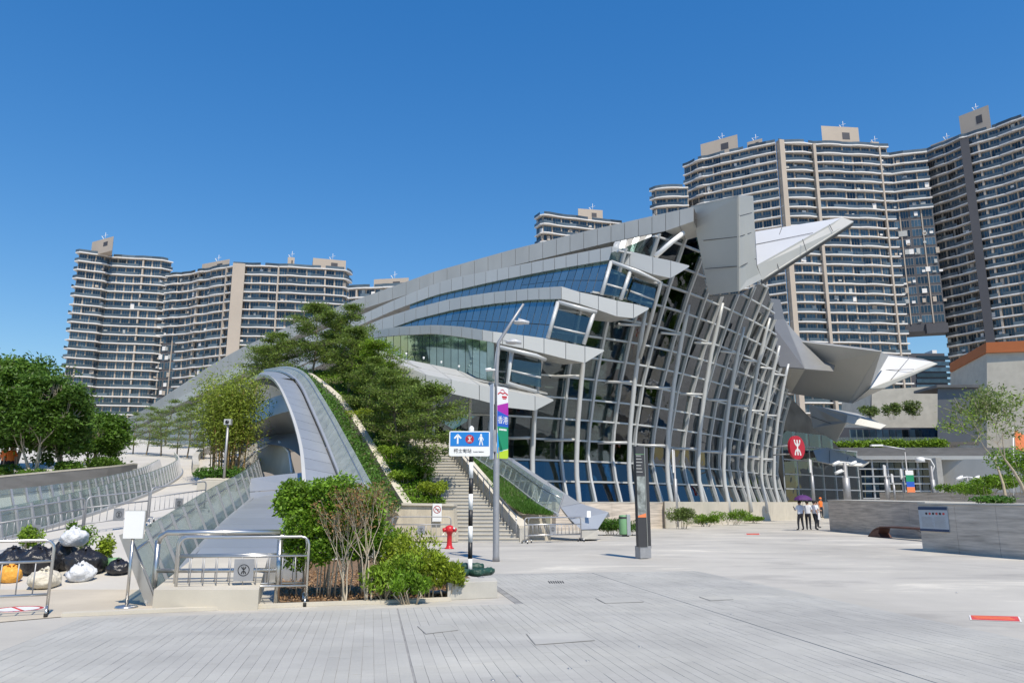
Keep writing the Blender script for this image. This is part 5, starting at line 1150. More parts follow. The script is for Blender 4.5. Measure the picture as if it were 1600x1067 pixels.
for i, (x0, x1, d, lab) in enumerate([(1300, 1410, 113.5, 'long clipped hedge on the podium terrace'), (1412, 1474, 110.5, 'higher clipped hedge at the right end of the terrace')]):
    a, b = at(x0, 697, d), at(x1, 693, d-2); rr = np.random.default_rng(130+i); t = thing('terrace_hedge', lab, 'hedge', a); C = np.array([a.lerp(b, q) for q in rr.random(5000)])+rr.normal(size=(5000,3))*np.array([.3,.3,.28]); m_ = MB(); m_.tube([a, b], .25, 6); m_.build('branches', 'soil', t); o = link('foliage', fastmesh('foliage', leaves(C, .4, rr), 4, 'leaf_bright'), t)
for i, (x, y) in enumerate([(1395, 655), (1427, 655), (1358, 655)]):
    p = at(x, y, 138); shrub('terrace_shrub', ['small bush left before the cream block', 'small bush in the middle before the cream block', 'round bush by the dark side of the cream block'][i], p, 2.0, 1.2, [3.2, 3.6, 2.6][i], 'leaf_pale', 900, .5, 140+i, 'bushes before the cream block')

for i, (x, d, r, h, lab) in enumerate([(-10, 34.5, 1.2, 1.0, 'leafy undergrowth below the leftmost trees'), (66, 34.5, .9, .7, 'leafy undergrowth at the foot of the pale forked trunk'), (120, 36, 1.1, .9, 'leafy undergrowth below the middle bushy tree'), (165, 40, 1.1, .9, 'leafy undergrowth at the right end of the tree clump')]):
    p = at(x, 740, d); p.z = rz(d); shrub('undergrowth_bush', lab, p, r, .9, h, 'leaf_ficus', 3200, .15, 200+i, 'undergrowth below the bushy trees')
# trees added out of view, carrying the planting on, for the glass front to mirror
bt = [o for o in COL.objects if o.name.startswith('bushy_tree') and o.parent is None][:4]
for i, (x, y, s_) in enumerate([(40, 34, 1.5), (46, 44, 1.8), (52, 55, 1.6), (58, 66, 1.9), (50, 26, 1.7), (64, 48, 2.0), (70, 62, 2.0), (44, 18, 1.5)]):
    place(bt[i % 4], (x, y, 0), i*1.1, s_, 'leafy tree added beyond the right edge of the picture, mirrored in the glass front', 'trees mirrored in the glass front')
# ---------------------------------------------------------------- street furniture and small things
def barrier_at(a, b, label, h=1.06, fm='steel', plate=True, group='steel crowd barriers', wheels=True, r=.022):
    a = V3(a.x, a.y, a.z); b = V3(b.x, b.y, b.z); L = (b-a).length; ang = math.atan2(b.y-a.y, b.x-a.x)
    t = thing('crowd_barrier', label, 'barrier', a, ang, group); sl_ = (b.z-a.z)
    def z_(x): return sl_*x/L
    rad = .12; pts = [V3(0,0,.12)]+[V3(0,0,h-rad)]+[V3(rad-rad*math.cos(q), 0, h-rad+rad*math.sin(q)) for q in (R(30), R(60), R(90))]+[V3(L-rad+rad*math.cos(q), 0, h-rad+rad*math.sin(q)) for q in (R(90), R(60), R(30))]+[V3(L,0,h-rad), V3(L,0,.12)]
    for p in pts: p.z += z_(p.x)
    m = MB(); m.tube(pts, r, 10); m.build('frame', fm, t, True)
    for z in (.30, h*.72): m = MB(); m.tube([V3(0,0,z), V3(L,0,z+sl_)], r*.85, 8); m.build('rail', fm, t, True)
    n = max(6, int(L/.19))
    for i in range(1, n):
        x = L*i/n; m = MB(); m.tube([V3(x,0,.30+z_(x)), V3(x,0,h*.72+z_(x))], .0095, 6); m.build('bar', 'galv', t, True)
    if plate:
        m = MB(); m.box(L*.43, -.03, h*.36, L*.43+.30, -.012, h*.36+.34); pl_ = m.build('plate', 'galv', t, True)
        F = plane_frame((L*.43+.15, -.031, h*.36+.17), (1,0,0)); q = MB(); stroke(q, F, disc(0, 0, .085)+[(.085, 0)], .012, -.002); q.build('ring', 'black', pl_, True); metro_mark(F, 0, 0, .055, -.002, 'black', pl_, True)
    for x in (.0, L):
        f = MB(); f.tube([V3(x,-.20,.03+z_(x)), V3(x,-.20,.09+z_(x)), V3(x,-.12,.14+z_(x)), V3(x,.12,.14+z_(x)), V3(x,.20,.09+z_(x)), V3(x,.20,.03+z_(x))], .02, 8); fo = f.build('foot', 'steel', t, True)
        for y in (-.20, .20): m = MB(); m.tube([V3(x,y,.002+z_(x)), V3(x,y,.06+z_(x))], .027, 8); m.build('rubber_tip', 'rubber', fo, True)
    return t
barrier_at(gr(272, 949), gr(478, 945), 'front steel barrier with emblem plate before the walkway plinth')
barrier_at(gr(262, 947)+V3(0,.18,0), gr(470, 942)+V3(0,.18,0), 'second steel barrier nested close behind the emblem barrier', plate=False)
barrier_at(gr(-150, 975), gr(72, 962), 'steel barrier with arched foot cut off by the left edge', group='steel crowd barriers')
barrier_at(rp(-30, 872), rp(126, 838), 'steel barrier behind the rubbish bags at far left', h=1.0, fm='galv')
barrier_at(rp(130, 836), rp(228, 822), 'steel barrier between the white board and the curved ramp', h=1.0, fm='galv')
barrier_at(rp(232, 815), rp(318, 800), 'furthest steel barrier standing on the rising pale path', h=1.0, fm='galv')
barrier_at(gr(612, 850)+V3(0,0,0), gr(704, 850), 'steel barrier with plate before the stained stone plinth', h=1.05, fm='galv')
barrier_at(gr(820, 849), gr(908, 846), 'steel barrier right of the stair before the end block', h=1.0, fm='galv')
barrier_at(gr(826, 848)+V3(0,.25,0), gr(912, 845)+V3(0,.25,0), 'steel barrier nested behind the one right of the stair', h=1.0, plate=False)
# fixed railing before the walkway
a, b = gr(238, 944), gr(432, 942); RL = thing('steel_railing', 'thick tubular steel railing with three posts at the walkway plinth', 'railing', a)
for p in (a, b): m_ = MB(); m_.tube([p, p+V3(0,0,1.0)], .045, 12); m_.build('post', 'steel', RL)
m_ = MB(); m_.tube([a+V3(0,0,.95), a+V3(.04,0,1.05), a+V3(.14,.0,1.12), b+V3(.0,0,1.12)], .045, 12); m_.build('top_rail', 'steel', RL); m_ = MB(); m_.tube([a+V3(0,0,.52), b+V3(0,0,.52)], .035, 12); m_.build('mid_rail', 'steel', RL)
m_ = MB(); c = gr(374, 946)+V3(0,-.02,0); m_.box(c.x-.22, c.y, .02, c.x+.2, c.y+.03, .22); m_.build('kick_plate', 'galv', RL)
# slanting end post of the balustrade
p = BAL[0]; m_ = MB(); m_.sweep([p+V3(.02,-.08,0), p+V3(-.52,-.12,1.12)], [V3(1,0,.4).normalized()]*2, [V3(0,-1,0)]*2, .075, 0, .03); tag(m_.build('end_post', 'steel'), 'slanting flat steel end post of the glass balustrade by the sign stand', 'post')
# white board on a stand
p = gr(197, 950); SS = thing('sign_stand', 'blank white board on a steel stand with round base', 'sign', p)
m_ = MB(); m_.lathe([(0,.0),(.165,.0),(.17,.02),(.15,.04),(.04,.055),(0,.056)], p, 20); m_.build('base', 'steel', SS); m_ = MB(); m_.tube([p+V3(0,0,.04), p+V3(0,0,1.06)], .024, 10); m_.build('pole', 'steel', SS)
m_ = MB(); m_.box(p.x-.145, p.y-.035, 1.05, p.x+.165, p.y-.01, 1.47); m_.build('board', 'white', SS); 
m_ = MB(); m_.box(p.x-.155, p.y-.012, 1.04, p.x+.175, p.y+.012, 1.48); m_.build('board_frame', 'steel', SS)
# floor sticker left
def sticker(px, py, rx, label):
    c = gr(px, py, .0125); F = (c, V3(1,0,0), V3(0,1,0), V3(0,0,-1)); t = thing('floor_sticker', label, 'sticker', c)
    q = MB(); q.prism([fr(F, x, y, 0) for x, y in disc(0, 0, rx, rx*1.0)], (0,0,-.002)); q.build('backing', 'white', t)
    q = MB(); stroke(q, F, disc(0, 0, rx*.88)+[(rx*.88, 0)], rx*.14, -.003); stroke(q, F, [(-rx*.6, rx*.6), (rx*.6, -rx*.6)], rx*.12, -.003); q.build('ring', 'sticker_red', t)
sticker(28, 951, .36, 'round red and white prohibition sticker on the sandy ground')
def strip(pix, label, words):
    P = [gr(x, y, .005) for x, y in pix]; t = thing('floor_sticker', label, 'sticker', P[0]); q = MB(); q.prism(P, (0,0,.002)); q.build('backing', 'white', t)
    c = sum(P, Vector())/4; q = MB(); q.prism([c+(p-c)*.93+V3(0,0,.004) for p in P], (0,0,.002)); q.build('red_field', 'sticker_red', t)
    F = (c+V3(0,0,.009), (P[1]-P[0]).normalized(), (P[3]-P[0]-(P[1]-P[0]).normalized()*((P[3]-P[0]).dot((P[1]-P[0]).normalized()))).normalized(), V3(0,0,-1))
    L = (P[1]-P[0]).length
    for j, yy in enumerate((.18, .02, -.14)): 
        q = MB(); 
        for k in range(9): stroke(q, F, [(L*(-.40+.085*k), yy*.6), (L*(-.40+.085*k)+L*.06, yy*.6)], .035, 0); 
        q.build('print_line', 'banner_orange', t)
strip([(1516, 968), (1597, 971), (1593, 963), (1514, 961)], 'red and white strip sticker on the plaza at the right edge', '')
strip([(1166, 835.2), (1188, 835.2), (1187, 833.2), (1165, 833.2)], 'small faded red strip sticker on the plaza before the people', '')
# rubbish bags and plants
def bag(px, py, w, h, m, label, seed, dz=0, knot=True):
    w *= .88; h *= .88
    rr = np.random.default_rng(seed); c = rp(px, py) if py < 905 else gr(px, py); c.z = rz(c.y)+dz
    t = thing('rubbish_bag', label, 'bag', c, rr.uniform(0, 6), 'rubbish bags piled at the left'); bm = bmesh.new(); bmesh.ops.create_icosphere(bm, subdivisions=4, radius=1)
    from mathutils import noise as NZ
    sd = Vector((seed*7.3, seed*3.1, 0))
    for v in bm.verts:
        d = v.co.normalized(); z = d.z
        f = 1+.16*NZ.noise(d*1.6+sd)+.13*(1-abs(NZ.noise(d*3.2+sd*2))*2)*.6-.05+.07*abs(NZ.noise(d*8+sd))
        ang = math.atan2(d.y, d.x); pl_ = .10*max(0, z)*math.sin(ang*9+3*NZ.noise(d*2+sd)); f += pl_
        f2 = 1-(max(0, z-.35))**1.5*.9
        v.co = Vector((d.x*w*f*f2, d.y*w*.85*f*f2, max(0, z*.6+.46)*h*f*.95+(.16*h*max(0, z-.9)*10)*.4))
    me = bpy.data.meshes.new('sack'); bm.to_mesh(me); bm.free()
    for q in me.polygons: q.use_smooth = True
    me.materials.append(MT[m]); link('sack', me, t, True)
    q = MB()
    for k in range(5):
        a_ = 6.28*k/5+seed; q.add([(0,0,h*.9), (.04*math.cos(a_), .04*math.sin(a_), h*.95), (.11*math.cos(a_+.3), .11*math.sin(a_+.3), h*(1.02+.06*math.sin(k*2.1))), (.09*math.cos(a_+1.0), .09*math.sin(a_+1.0), h*1.05), (.04*math.cos(a_+1.0), .04*math.sin(a_+1.0), h*.95)], [(0,1,2), (0,2,3), (0,3,4)])
    if knot: q.build('tied_top', m, t, True)
bag(14, 916, .24, .36, 'bag_orange', 'orange rubbish bag at the left end of the pile', 1); bag(68, 920, .36, .38, 'bag_cream', 'cream sack at the front of the rubbish pile', 2); bag(124, 915, .30, .36, 'bag_white', 'white sack at the front right of the rubbish pile', 3); bag(158, 907, .2, .28, 'bag_grey', 'small grey sack at the right end of the rubbish pile', 4)
bag(110, 893, .34, .40, 'bag_white', 'white sack lying on top of the black bags', 5, .52); bag(60, 897, .42, .58, 'bag_black', 'large black bag left in the middle of the pile', 6); bag(132, 897, .44, .56, 'bag_black', 'large black bag right in the middle of the pile', 7); bag(95, 890, .40, .62, 'bag_black', 'black bag at the back under the white sack', 8); bag(20, 893, .40, .55, 'bag_black', 'black bag behind the orange bag', 9); bag(184, 897, .3, .32, 'bag_black', 'low black bag beside the potted plant', 10)
for i, (x, y, h, r, lf, lab) in enumerate([(160, 890, .75, .24, 'leaf_yellow', 'small leafy potted plant right of the rubbish bags'), (40, 872, .72, .38, 'leaf_bright', 'leafy cuttings behind the black bags at far left'), (125, 872, .85, .3, 'leaf_hedge', 'dark leafy plant behind the white sack')]):
    shrub('cut_plant', lab, rp(x, y), r, r, h, lf, 1300, .08, 160+i, 'plants around the rubbish bags')
q = rp(176, 892); m_ = MB(); m_.lathe([(.0,0),(.12,0),(.14,.26),(.12,.27),(.1,.1)], q, 12); tag(m_.build('green_bucket', 'bin_green'), 'green plastic bucket among the rubbish bags', 'bucket')
# direction sign on banded pole
p = gr(734, 925); DS = thing('direction_sign', 'blue direction sign on a black and white banded pole', 'sign', p)
for i in range(9):
    z0, z1 = .30+i*.292, .30+(i+1)*.292
    m_ = MB(); m_.tube([V3(p.x, p.y, max(.28, z0)), V3(p.x, p.y, z1)], .041, 16); m_.build('pole_band', ['white', 'black'][1 if i % 2 else 0] if i else 'white', DS)
m_ = MB(); m_.lathe([(.043,0),(.05,.03),(.045,.07),(.02,.10),(0,.105)], V3(p.x, p.y, 2.925), 14); m_.build('cap', 'white', DS)
F = plane_frame((p.x-.03, p.y-.06, 2.69), (.995, .05, 0)); 
def rrect(w, h, r, cx=0, cy=0): return arc(cx+w-r, cy+h-r, r, r, 0, 90, 4)+arc(cx-w+r, cy+h-r, r, r, 90, 180, 4)+arc(cx-w+r, cy-h+r, r, r, 180, 270, 4)+arc(cx+w-r, cy-h+r, r, r, 270, 360, 4)
s_ = flat(F, rrect(.385, .235, .035), 0, .03).build('panel', 'white', DS)
flat(F, [(-.365,-.05),(.365,-.05),(.365,.215),(-.365,.215)], -.004).build('blue_field', 'sign_blue', s_)
q = MB(); stroke(q, F, [(-.225, .0), (-.225, .15)], .030, -.007); stroke(q, F, [(-.285, .10), (-.225, .165), (-.165, .10)], .030, -.008); q.build('arrow', 'white', s_)
flat(F, disc(0, .083, .082), -.007).build('red_disc', 'mtr_red', s_); metro_mark(F, 0, .083, .05, -.012, 'white', s_)
q = MB(); q.prism([fr(F, x, y, -.008) for x, y in disc(.215, .165, .019, n=14)], F[3]*.004); stroke(q, F, [(.215,.135),(.215,.075)], .042, -.008); stroke(q, F, [(.205,.07),(.195,.02),(.187,-.025)], .02, -.009); stroke(q, F, [(.224,.07),(.235,.02),(.245,-.025)], .02, -.009); stroke(q, F, [(.205,.13),(.178,.10),(.172,.07)], .014, -.01); stroke(q, F, [(.226,.13),(.25,.10),(.256,.065)], .014, -.01); q.build('walking_figure', 'white', s_)
put_text(F, -.13, -.14, -.003, '柯士甸站', .085, 'black', s_); put_text(F, .17, -.152, -.003, 'Austin Station', .036, 'black', s_)
m_ = MB(); a = gr(699, 937.5); b_ = gr(777, 934); m_.prism([a, b_, b_+V3(-.05,.62,0), a+V3(-.08,.62,0)], (0,0,.285)); tag(m_.build('concrete_block', 'concrete', bevel=.012), 'square concrete block under the banded sign pole', 'block')
for i, (dx, dy, r) in enumerate([(-.22, .02, .3), (-.10, -.16, 1.0), (.12, -.18, -.4), (.26, -.02, .8), (.10, .12, 0), (.34, .12, 1.4), (-.14, .14, 2.2)]):
    bm = bmesh.new(); bmesh.ops.create_icosphere(bm, subdivisions=3, radius=1); rr = np.random.default_rng(i)
    for v in bm.verts:
        d = v.co; k = 1+.12*math.sin(5*d.x+i)*math.sin(6*d.y); v.co = Vector((math.copysign(abs(d.x)**.7, d.x)*.15*k, math.copysign(abs(d.y)**.7, d.y)*.10*k, (d.z+1)*.07*k))
    me = bpy.data.meshes.new('sandbag'); bm.to_mesh(me); bm.free(); me.materials.append(MT['bag_green'])
    for f in me.polygons: f.use_smooth = True
    o = link('sandbag', me); o.location = (p.x+dx, p.y+dy, .287+(.08 if i in (4, 6) else 0)); o.rotation_euler = (0,0,r); tag(o, ['leftmost green sandbag at the foot of the sign pole', 'green sandbag in front of the sign pole on its left', 'green sandbag in front of the sign pole on its right', 'green sandbag right of the sign pole', 'green sandbag lying on top of the others right of the pole', 'rightmost green sandbag at the corner of the concrete block', 'green sandbag behind the sign pole on its left'][i], 'sandbag', 'sandbags round the sign pole')
for i, (x, y, w) in enumerate([(692, 920, .17), (684, 932, .2)]):
    c = gr(x, y); bm = bmesh.new(); bmesh.ops.create_icosphere(bm, subdivisions=3, radius=1)
    for v in bm.verts: d = v.co; v.co = Vector((d.x*w, d.y*.11, (d.z+1)*(.10 if i == 0 else .035)*(1+.15*math.sin(7*d.x))))
    me = bpy.data.meshes.new('grey_sack'); bm.to_mesh(me); bm.free(); me.materials.append(MT['bag_grey']); o = link('grey_sack', me); o.location = (c.x, c.y, .04); tag(o, ['grey sandbag slumped against the concrete sign base', 'flat grey sandbag lying in front of the bed'][i], 'sandbag')
# lamp post with banners
p = gr(775, 877); LP_ = thing('lamp_post', 'tall grey lamp post with a slanting arm and two banners', 'lamp post', p); dpt = p.y
m_ = MB(); m_.tube([p, p+V3(0,0,.15), V3(p.x, p.y, at(775,700,dpt).z), V3(p.x, p.y, at(775,690,dpt).z)], [.105,.09,.088,.06], 16); m_.build('pole', 'galv', LP_)
tpz = at(776, 560, dpt); e = at(818, 475, dpt); m_ = MB(); m_.tube([V3(p.x, p.y, at(775,700,dpt).z), V3(p.x, p.y, at(775,580,dpt).z), at(779,535,dpt), at(795,510,dpt), e], [.06,.055,.05,.045,.035], 12); arm = m_.build('arm', 'galv', LP_)
for (x, y) in ((812, 503), (800, 534)):
    c = at(x, y, dpt); m_ = MB(); m_.tube([c+V3(-.25,0,.05), c], .02, 6); m_.lathe([(.02,.06),(.10,.03),(.20,-.02),(.17,-.05),(0,-.055)], c, 14); m_.tube([c+V3(-.05,0,.03), c+V3(.28,0,-.03)], [.09,.05], 8); m_.build('luminaire', 'clad_white', LP_)
m_ = MB(); c = at(765, 578, dpt); m_.tube([c, V3(p.x, p.y, c.z)], .03, 6); m_.tube([c+V3(-.12,0,.0), c+V3(.05,0,.02)], .05, 8); m_.build('camera_box', 'white', LP_)
bz1, bz0 = at(779, 604, dpt).z, at(779, 716, dpt).z; H_ = bz1-bz0
F = plane_frame((p.x+.02, p.y-.1, bz0), (.62, .78, 0)); FW = .50; bn = flat(F, [(0,0),(FW,0),(FW,H_),(0,H_)], 0, .012).build('banner', 'white_cloth', LP_)
for poly, m in (([(0,.0),(FW,0),(FW,.09*H_),(0,.04*H_)], 'banner_lime'), ([(0,.04*H_),(FW,.09*H_),(FW,.13*H_),(.2*FW,.09*H_),(0,.06*H_)], 'banner_lime'), ([(.2*FW,.10*H_),(FW,.14*H_),(FW,.44*H_),(0,.44*H_)], 'banner_green'), ([(0,.07*H_),(.55*FW,.09*H_),(0,.36*H_)], 'banner_cyan'), ([(0,.44*H_),(FW,.44*H_),(FW,.60*H_),(0,.66*H_)], 'banner_blue'), ([(0,.66*H_),(FW,.60*H_),(FW,.79*H_),(0,.73*H_)], 'banner_pink')):
    flat(F, poly, -.004, .003).build('banner_print', m, bn)
put_text(F, FW*.5, .525*H_, -.006, '香港', .235, 'white', bn)
q = MB(); 
for k in range(5): stroke(q, F, [(FW*(.18+.14*k), .40*H_), (FW*(.26+.14*k), .40*H_)], .05, -.007)
q.build('banner_small_print', 'white', bn)
q = MB(); stroke(q, F, [(.06*FW,.89*H_),(.25*FW,.92*H_),(.5*FW,.905*H_),(.7*FW,.925*H_),(.95*FW,.90*H_)], .035, -.006); stroke(q, F, [(.3*FW,.95*H_),(.5*FW,.965*H_),(.65*FW,.94*H_)], .02, -.006); stroke(q, F, [(.45*FW,.86*H_),(.85*FW,.865*H_)], .055, -.006); stroke(q, F, [(.5*FW,.835*H_),(.8*FW,.838*H_)], .02, -.006); q.build('banner_emblem', 'red', bn)
F2 = plane_frame((p.x-.02, p.y+.02, bz0+.02), (-.42, -.1, 0)); bb = MB(); bb.prism([V3(p.x-.20, p.y+.12, bz0-.02), V3(p.x-.09, p.y-.1, bz0-.02), V3(p.x-.09, p.y-.1, bz1+.08), V3(p.x-.20, p.y+.12, bz1+.08)], (.012,.006,0)); bb.build('rear_banner', 'white_cloth', LP_)
m_ = MB(); m_.tube([V3(p.x-.22, p.y+.14, bz1+.06), V3(p.x, p.y, bz1), fr(F, FW, H_, 0)], .018, 6); m_.tube([V3(p.x-.22, p.y+.14, bz0), V3(p.x, p.y, bz0), fr(F, FW, 0, 0)], .018, 6); m_.build('banner_arms', 'galv', LP_)
m_ = MB(); m_.box(p.x-.09, p.y-.12, at(775,706,dpt).z, p.x-.01, p.y-.05, at(775,672,dpt).z); m_.build('junction_box', 'galv', LP_)
# hydrant
p = gr(702, 857); HY = thing('fire_hydrant', 'red fire hydrant at the foot of the stair', 'hydrant', p)
m_ = MB(); m_.lathe([(0,0),(.17,.0),(.17,.03),(.12,.05),(.10,.12),(.09,.2),(.088,.5),(.11,.52),(.11,.55)], p, 18); m_.build('barrel', 'red', HY)
m_ = MB(); m_.lathe([(.10,.55),(.17,.58),(.18,.64),(.17,.72),(.12,.78),(.05,.81),(0,.815)], p, 18); m_.build('bonnet', 'red', HY)
for dx in (1, -1): 
    c = p+V3(0,-.02,.66); m_ = MB(); m_.tube([c, c+V3(dx*.20,-.03,-.01), c+V3(dx*.245,-.04,-.015)], [.075,.075,.06], 12); o = m_.build('outlet', 'red', HY); m_ = MB(); m_.tube([c+V3(dx*.22,-.03,-.05), c+V3(dx*.23,-.05,-.2), c+V3(dx*.12,-.09,-.25)], .009, 5); m_.build('chain', 'steel', o)
m_ = MB(); m_.tube([p+V3(.14,-.12,.72), p+V3(.19,-.17,.70)], .03, 8); m_.build('plate', 'white', HY)
# no-smoking board on the plinth
F = plane_frame(at(683, 798, 32.45), (1,0,0)); NB = thing('prohibition_sign', 'white prohibition board with red ring on the stone plinth', 'sign', at(683, 812, 32.4))
b_ = flat(F, [(-.19,-.42),(.19,-.42),(.19,.30),(-.19,.30)], 0, .03).build('board', 'white', NB); q = MB(); stroke(q, F, disc(0, .06, .14)+[(.14, .06)], .028, -.004); stroke(q, F, [(-.1,.16),(.1,-.04)], .024, -.004); q.build('ring', 'red', b_); q = MB(); stroke(q, F, [(-.08,.06),(.09,.06)], .03, -.003); stroke(q, F, [(.0,.06),(.03,-.02)], .02, -.003); q.build('symbol', 'black', b_)
q = flat(plane_frame(at(613, 811, 32.5), (1,0,0)), rrect(.07, .06, .01), 0, .03).build('small_plate', 'white'); tag(q, 'tiny white plate on the left of the stone plinth', 'plate')
# black totem
p = gr(1007, 873); TT = thing('map_totem', 'slim black information totem standing alone on the plaza', 'totem', p)
F = plane_frame((p.x, p.y, 0), (.93, .36, 0)); z = lambda y: at(1007, y, p.y).z
m_ = MB(); m_.prism([fr(F, -.13, .02, 0), fr(F, .23, .02, 0), fr(F, .23, .02, .3), fr(F, -.13, .02, .3)], (0,0,.34)); m_.build('plinth', 'galv', TT)
m_ = MB(); m_.prism([fr(F, -.19, .34, -.02), fr(F, .10, .34, -.02), fr(F, .10, .34, .12), fr(F, -.19, .34, .12)], (0,0,z(697)-.34)); a = m_.build('main_panel', 'totem', TT)
m_ = MB(); m_.prism([fr(F, .12, .30, .03), fr(F, .26, .30, .03), fr(F, .26, .30, .30), fr(F, .12, .30, .30)], (0,0,z(699)-.30)); m_.build('side_panel', 'totem', TT)
m_ = MB(); m_.prism([fr(F, .10, .34, -.03), fr(F, .115, .34, -.03), fr(F, .115, .34, .2), fr(F, .10, .34, .2)], (0,0,z(698)-.34)); m_.build('edge_strip', 'steel', TT)
y0, y1 = z(808), z(744); flat(F, [(-.18,y0),(.09,y0),(.09,y1),(-.18,y1)], -.023, .002).build('map', 'totem_art', a); flat(F, [(-.18,y0+.0),(.09,y0+.0),(.09,y0+.12),(-.18,y0+.05)], -.026, .002).build('picture', 'banner_orange', a)
q = MB(); 
for k in range(6): stroke(q, F, [(-.18, z(712+k*5)), (-.02+.02*(k % 3), z(712+k*5))], .018, -.023, .002)
q.build('print', 'clad', a); q = MB(); stroke(q, F, [(-.2, z(709.5)), (.1, z(709.5))], .015, -.0235, .002); q.build('green_line', 'bin_green', a)
# bin
p = gr(976, 838); BN = thing('litter_bin', 'green litter bin with grey side between grassy shrubs', 'bin', p)
m_ = MB(); m_.lathe([(0,.10),(.20,.10),(.21,.14),(.21,.95),(.19,1.0),(0,1.02)], p+V3(-.05,0,0), 18); m_.build('body', 'bin_green', BN); m_ = MB(); m_.lathe([(.212,.84),(.212,.93)], p+V3(-.05,0,0), 18, math.pi, 2*math.pi); m_.build('opening', 'totem', BN)
m_ = MB(); m_.box(p.x+.10, p.y-.18, .06, p.x+.28, p.y+.18, 1.04); m_.build('side_panel', 'zinc', BN, bevel=.02); m_ = MB(); m_.box(p.x-.12, p.y-.1, 0, p.x+.2, p.y+.1, .1); m_.build('foot', 'totem', BN)
# posts and cameras
def lamp(px, py, ytop, r, label, head, m='galv', name='lamp_post', cat='lamp post'):
    p = gr(px, py) if py > 800 else at(px, py, 60); t = thing(name, label, cat, p); zt = at(px, ytop, p.y).z
    m_ = MB(); m_.tube([p, V3(p.x, p.y, lerp(p.z, zt, .62)), V3(p.x, p.y, lerp(p.z, zt, .625)), V3(p.x, p.y, zt)], [r*1.25, r*1.2, r*.65, r*.6], 10); m_.build('pole', m, t)
    if head == 'strip': m_ = MB(); m_.box(p.x-.14, p.y-.08, lerp(p.z, zt, .70), p.x-.06, p.y+.08, zt+.05); m_.build('light_strip', 'white', t)
    if head == 'cams':
        for dx, dz, s in ((-.75,-.1,1), (.55,-.1,-1), (-.6,-.75,1)):
            m_ = MB(); c = V3(p.x+dx, p.y-.2, zt+dz); m_.tube([c+V3(-.28,-.1,-.1), c+V3(.28,.1,.1)], [.15,.17], 4); m_.tube([c, V3(p.x, p.y, zt+dz+.1)], .05, 6); m_.build('camera_head', 'white', t)
    if head == 'hook':
        m_ = MB(); m_.tube([V3(p.x, p.y, zt-.6), V3(p.x+.25, p.y, zt), V3(p.x, p.y, zt+.5), V3(p.x-.6, p.y, zt+.6)], .05, 8); m_.lathe([(0,.1),(.3,.05),(.35,-.3),(0,-.32)], V3(p.x-.8, p.y, zt+.6), 10); m_.build('camera_head', 'white', t)
    if head == 'arm': m_ = MB(); m_.tube([V3(p.x, p.y, zt-.1), V3(p.x, p.y, zt+.05), V3(p.x-1.9, p.y, zt+.35)], .07, 8); m_.build('arm', m, t); m_ = MB(); m_.box(p.x-2.6, p.y-.15, zt+.3, p.x-1.7, p.y+.15, zt+.42); m_.build('luminaire', 'white', t)
    return t
lamp(1058, 823, 703, .11, 'plain grey lamp post before the olive shrub', 'strip'); lamp(1022, 788, 713, .09, 'short grey post just right of the black totem', 'strip')
lamp(1272, 786, 718, .10, 'slim post behind the group of people', 'strip'); lamp(1325, 786, 722, .22, 'thick camera mast with three white cameras at the right', 'cams')
lamp(1388, 784, 727, .13, 'grey post left of the banner lamp before the podium', 'strip'); lamp(1399, 784, 741, .07, 'thinnest post before the podium glass', 'strip'); lamp(1414, 784, 733, .08, 'grey post just left of the green banner', 'strip')
t = lamp(1422, 784, 703, .07, 'tall lamp with arm carrying a green banner before the podium', 'arm'); c = at(1424, 771, 59.6)
for k, (z0, z1, m) in enumerate(((0, .5, 'banner_orange'), (.5, .9, 'banner_blue'), (.9, 1.4, 'banner_green'), (1.4, 1.75, 'white'))): m_ = MB(); m_.box(c.x-.3, c.y-.03, c.z+z0, c.x+.3, c.y, c.z+z1); m_.build('banner_print', m, t)
lamp(1461, 784, 728, .14, 'camera post with hooked white dome camera right of the banner lamp', 'hook'); lamp(1516, 784, 745, .08, 'small camera post before the blank podium wall', 'cams'); lamp(140, 742, 690, .06, 'small lamp post among the bushy trees at left', 'hook')
p = rp(349, 760); t = thing('camera_post', 'slim post with a camera box in front of the bamboo', 'camera post', p); zt = at(352, 662, p.y).z
m_ = MB(); m_.tube([p, V3(p.x, p.y, zt)], .055, 10); m_.build('pole', 'galv', t); m_ = MB(); m_.box(p.x-.15, p.y-.12, zt-.05, p.x+.15, p.y+.1, zt+.2); o = m_.build('camera_box', 'clad', t); m_ = MB(); m_.lathe([(0,0),(.08,0),(.08,.03),(0,.03)], (0,0,0), 14); oo = m_.build('lens', 'black', o); oo.rotation_euler = (R(90),0,0); oo.location = (p.x, p.y-.125, zt+.07)
# bench of curved brown steel
BE = thing('curved_bench', 'dark brown bench curving down to the ground beside the grey wall', 'bench', gr(1400, 838))
b0, b1 = gr(1356, 838), V3(W1b.x-.9, 31.5, 0); d = (b1-b0).normalized(); w = V3(-d.y, d.x, 0)*.55; L = (b1-b0).length
pr = [(0, .02), (.25, .18), (.6, .36), (1.1, .48), (1.8, .53), (L, .53)]; top = [b0+d*x+V3(0,0,z) for x, z in pr]
sm_ = smooth(top, 4); N = len(sm_)
for i in range(6):
    o_ = w*(i/6); m_ = MB(); m_.loft([q+o_ for q in sm_], [q+o_+w*.145 for q in sm_], (0,0,-.07)); m_.build('slat', 'corten', BE)
m_ = MB(); m_.prism([b0+V3(0,0,0), b0+d*1.25, b0+d*1.0+V3(0,0,.2), b0+d*1.15+V3(0,0,.40), b0+d*.6+V3(0,0,.28), b0+d*.25+V3(0,0,.11)], w*.95); m_.build('root', 'corten', BE)
